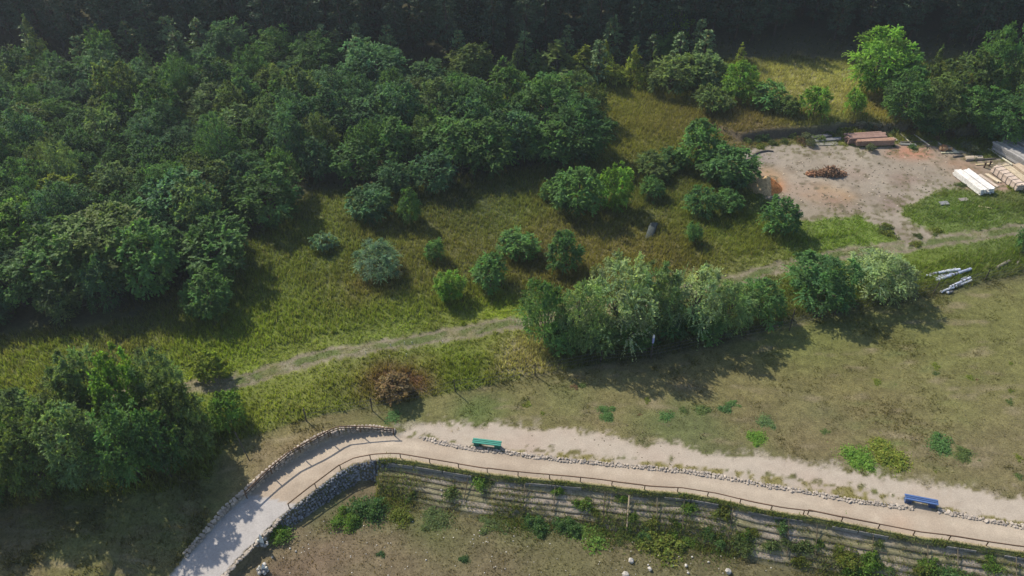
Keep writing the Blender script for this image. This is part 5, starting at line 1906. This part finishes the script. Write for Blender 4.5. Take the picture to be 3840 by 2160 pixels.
# ------------------------------------------------------------------ low shrubs and weed clumps
LOWS = [
    (1905, 1062, 1104, 52, 'bright', 'dense fresh green weed clump in the dry field, left of three rows'),
    (2158, 1106, 1152, 78, 'bright', 'fresh green weed clump beside the olive round one'),
    (2236, 1095, 1150, 88, 'yel', 'olive round weed clump by the sandy strip'),
    (2358, 1082, 1120, 66, 'mid', 'green end of the paired clump at the right of the dry field'),
    (2425, 1112, 1145, 46, 'olive', 'olive end of the paired clump at the right of the dry field'),
    (1532, 1030, 1048, 44, 'mid', 'flat little green weed alone in the turf'),
    (1846, 998, 1020, 28, 'mid', 'small dark tuft by the tree shadow tip, upper'),
    (1826, 1012, 1034, 34, 'deep', 'small dark tuft by the tree shadow tip, lower'),
    (1925, 1040, 1062, 46, 'sil2', 'pale weed patch above the fresh green clump'),
    (1765, 1018, 1036, 40, 'olive', 'dry grey weed left of the shadow tip tufts'),
    (1675, 1030, 1050, 40, 'mid', 'pale green weed left in the dry turf'),
    (985, 1036, 1052, 40, 'mid', 'green weed beside the end of the brown double rail'),
    (1480, 1296, 1345, 118, 'bright', 'broad green weed thicket at the foot of the bank, left one'),
    (1425, 1285, 1330, 70, 'mid', 'smaller weed thicket left of the broad one'),
    (1660, 1300, 1362, 116, 'yel', 'domed yellow-green weed thicket at the foot of the bank'),
    (1620, 1310, 1350, 50, 'mid', 'weed thicket leaning on the domed one'),
    (1790, 1310, 1350, 60, 'mid', 'green weeds climbing the bank right of the domed thicket'),
    (1870, 1325, 1365, 60, 'olive', 'olive weeds on the bank foot between the thickets'),
    (2128, 1348, 1400, 66, 'yel', 'yellow topped shrub on the lower bank, leftmost of the right group'),
    (2190, 1372, 1415, 60, 'bright', 'green shrub right of the yellow topped one'),
    (2160, 1405, 1449, 74, 'bright', 'shrub at the picture bottom, left of the round cushion'),
    (2255, 1418, 1462, 106, 'yel', 'round light cushion shrub at the picture bottom'),
    (2215, 1395, 1422, 50, 'mid', 'small shrub above the round cushion'),
    (2335, 1380, 1425, 62, 'bright', 'bright shrub on the right bank, left half of a pair'),
    (2395, 1392, 1440, 92, 'mid', 'darker shrub on the right bank, right half of a pair'),
    (2490, 1372, 1425, 44, 'bright', 'slim light shrub close to the right picture edge'),
    (700, 1300, 1338, 66, 'bright', 'green weeds under the rubble wall by the cairn'),
    (960, 1380, 1398, 22, 'deep', 'round little tuft on the lower turf, left one'),
    (1168, 1393, 1412, 26, 'deep', 'round little tuft on the lower turf, right one'),
    (1010, 1265, 1300, 60, 'yel', 'yellow-green weeds on the left end of the bank foot'),
    (930, 1240, 1290, 76, 'mid', 'weeds growing over the rubble wall end'),
    (880, 1270, 1310, 60, 'bright', 'bright weeds in front of the rubble wall end'),
    (1100, 1275, 1310, 80, 'olive', 'olive weeds along the left bank foot'),
    (1250, 1285, 1318, 90, 'olive', 'dull green weeds along the bank foot, middle left'),
    (1345, 1280, 1325, 70, 'mid', 'green weeds along the bank foot, middle'),
    (2020, 1345, 1380, 60, 'olive', 'dull weeds at the foot of the right bank'),
    (1565, 1330, 1360, 50, 'olive', 'low weeds between the two big thickets'),
    (1730, 1335, 1360, 46, 'bright', 'low bright weeds right of the domed thicket'),
]
for dx, top, bot, w, c, lab in LOWS:
    x, y, z = hit(dx * K, (bot - 4) * K, height_top)
    s = FPX / depth_of(x, y, z) / K
    d = math.atan2(CAM_H - z, y)
    hm = max(.25, ((bot - top) - .5 * w * math.sin(d)) / s / math.cos(d))
    plant('patch' if w / s > 1.2 else 'smallpatch', x, y, z - .02, w / s, min(max(hm, .22), w / s * (random.uniform(.32, .46) if bot > 1285 else random.uniform(.13, .19))), np.array(G[c]) * (.72 if bot > 1200 else 1.0), 'weed_clump', lab, 'weeds', 'weed clumps and low shrubs round the path')
for k in range(40):
    px, py = random.uniform(1500, 3830), random.uniform(1150, 1790)
    x, y, z = hit(px, py)
    if float(np.interp(x, GXs, GYs)) - y < .8 or float(sdist(np.array([x]), np.array([y]), STRIP)[0]) < .3 or y < float(Uy(x)) + .3:
        continue
    w = random.uniform(.25, .75)
    plant('smallpatch', x, y, z - .02, w, w * random.uniform(.12, .24), np.array(G[random.choice(['olive', 'yel', 'brown', 'olive', 'yel'])]) * random.uniform(.75, 1.05), 'weed_clump',
          'small dull weed tuft dotted in the dry grass of the field', 'weeds', 'weed tufts dotted over the dry field')
for k in range(34):
    px = random.uniform(1480, 3830)
    edge_y = float(np.interp(px, [p[0] for p in RAIL_PX], [p[1] for p in RAIL_PX]))
    x, y, z = hit(px, edge_y + random.uniform(35, 190), height_top)
    w = random.uniform(.45, 1.25)
    plant('smallpatch', x, y, z - .03, w, w * random.uniform(.35, .6), np.array(G[random.choice(['bright', 'mid', 'yel', 'olive', 'mid'])]) * random.uniform(.5, .85), 'weed_clump',
          'small green weed tuft sprouting on or below the terraced bank', 'weeds', 'weed tufts on the terraced bank')
for lab, f, X, Y in [('white flowering weed at the left end of the grey beams, upper', z5, 1050, 260), ('white flowering weed at the left end of the grey beams, lower', z5, 1115, 345), ('pale weed in front of the red front stack', z5, 2020, 420),
                     ('pale weed on the bank above the red stacks', z5, 2000, 130), ('pale weeds by the grey plank stack', z6, 1000, 640), ('pale weeds left of the ones by the grey plank stack', z6, 860, 560)]:
    x, y, z = hit(*f(X, Y))
    plant('low', x, y, z, 1.1, .8, (.17, .2, .13), 'flowering_weed', lab, 'weeds', 'pale weeds round the timber yard')

for px in range(2800, 3560, 34):
    sy_ = float(np.interp(px, [2640, 2780, 2900, 3060, 3200, 3330, 3450, 3600], [470, 535, 522, 512, 490, 500, 500, 520]))
    x, y, z = hit(px + random.uniform(-10, 10), sy_ + random.choice([-6, 4, 12, 16]))
    if random.random() < .85:
        plant('smallpatch', x, y, z - .02, random.uniform(.9, 1.7), random.uniform(.4, .8), np.array(G[random.choice(['olive', 'dark', 'brown', 'yel'])]) * random.uniform(.6, 1.0), 'weed_clump',
              'ragged dark weeds hanging on the low earth scarp behind the timber yard', 'weeds', 'weeds on the earth scarp')
for k in range(26):
    i = random.randrange(len(YARD) - 1)
    t = random.random()
    x = YARD[i][0] * (1 - t) + YARD[i + 1][0] * t + random.uniform(-.8, .8)
    y = YARD[i][1] * (1 - t) + YARD[i + 1][1] * t + random.uniform(-.8, .8)
    w = random.uniform(.5, 1.3)
    plant('smallpatch', x, y, float(height(x, y)) - .02, w, w * random.uniform(.3, .5), np.array(G[random.choice(['olive', 'mid', 'yel', 'olive'])]) * random.uniform(.55, .95), 'weed_clump',
          'ragged weed tuft on the rim of the sandy timber yard', 'weeds', 'weed tufts round the rim of the yard')
# loose pebbles and chips nobody could count
mb = MB()
for k in range(420):
    px, py = random.uniform(820, 3840), random.uniform(1900, 2160)
    x, y, z = hit(px, py)
    if Fy(x) - y < 2.6:
        continue
    s = random.uniform(.03, .085)
    mb.stone((x, y, z + s * .2), (s * 1.2, s, s * .8), np.array((.45, .42, .36)) * random.uniform(.7, 1.3))
for k in range(160):
    px, py = random.uniform(1950, 3840), random.uniform(1480, 1720)
    x, y, z = hit(px, py)
    s = random.uniform(.04, .09)
    mb.stone((x, y, z + s * .1), (s * 1.3, s, s * .6), np.array((.13, .11, .07)) * random.uniform(.7, 1.3))
for k in range(520):
    px, py = random.uniform(2830, 3600), random.uniform(560, 800)
    x, y, z = hit(px, py)
    if float(sdist(np.array([x]), np.array([y]), YARD)[0]) > -.2:
        continue
    s = random.uniform(.06, .16)
    mb.stone((x, y, z + s * .1), (s * 1.3, s, s * .5), np.array(random.choice([(.09, .085, .05), (.12, .10, .07), (.4, .33, .25)])) * random.uniform(.7, 1.3))
tag(mb.build('pebbles', M_STONE), 'scattered pebbles, clods and wood chips on the bare ground', None, None, 'stuff')

# ------------------------------------------------------------------ thin summer haze
hz = MB()
hz.box((0, 62, 21.0), (260, 190, 50), 0, 0, 0)
hm_, nt, N, L, P = new_mat('air')
N.remove(P)
pv = N.new('ShaderNodeVolumePrincipled')
pv.inputs['Color'].default_value = (.80, .90, 1.0, 1)
pv.inputs['Density'].default_value = HAZE
pv.inputs['Anisotropy'].default_value = .3
L.new(pv.outputs[0], N['Material Output'].inputs['Volume'])
tag(hz.build('haze', hm_), 'thin pale summer haze in the air', None, None, 'stuff')
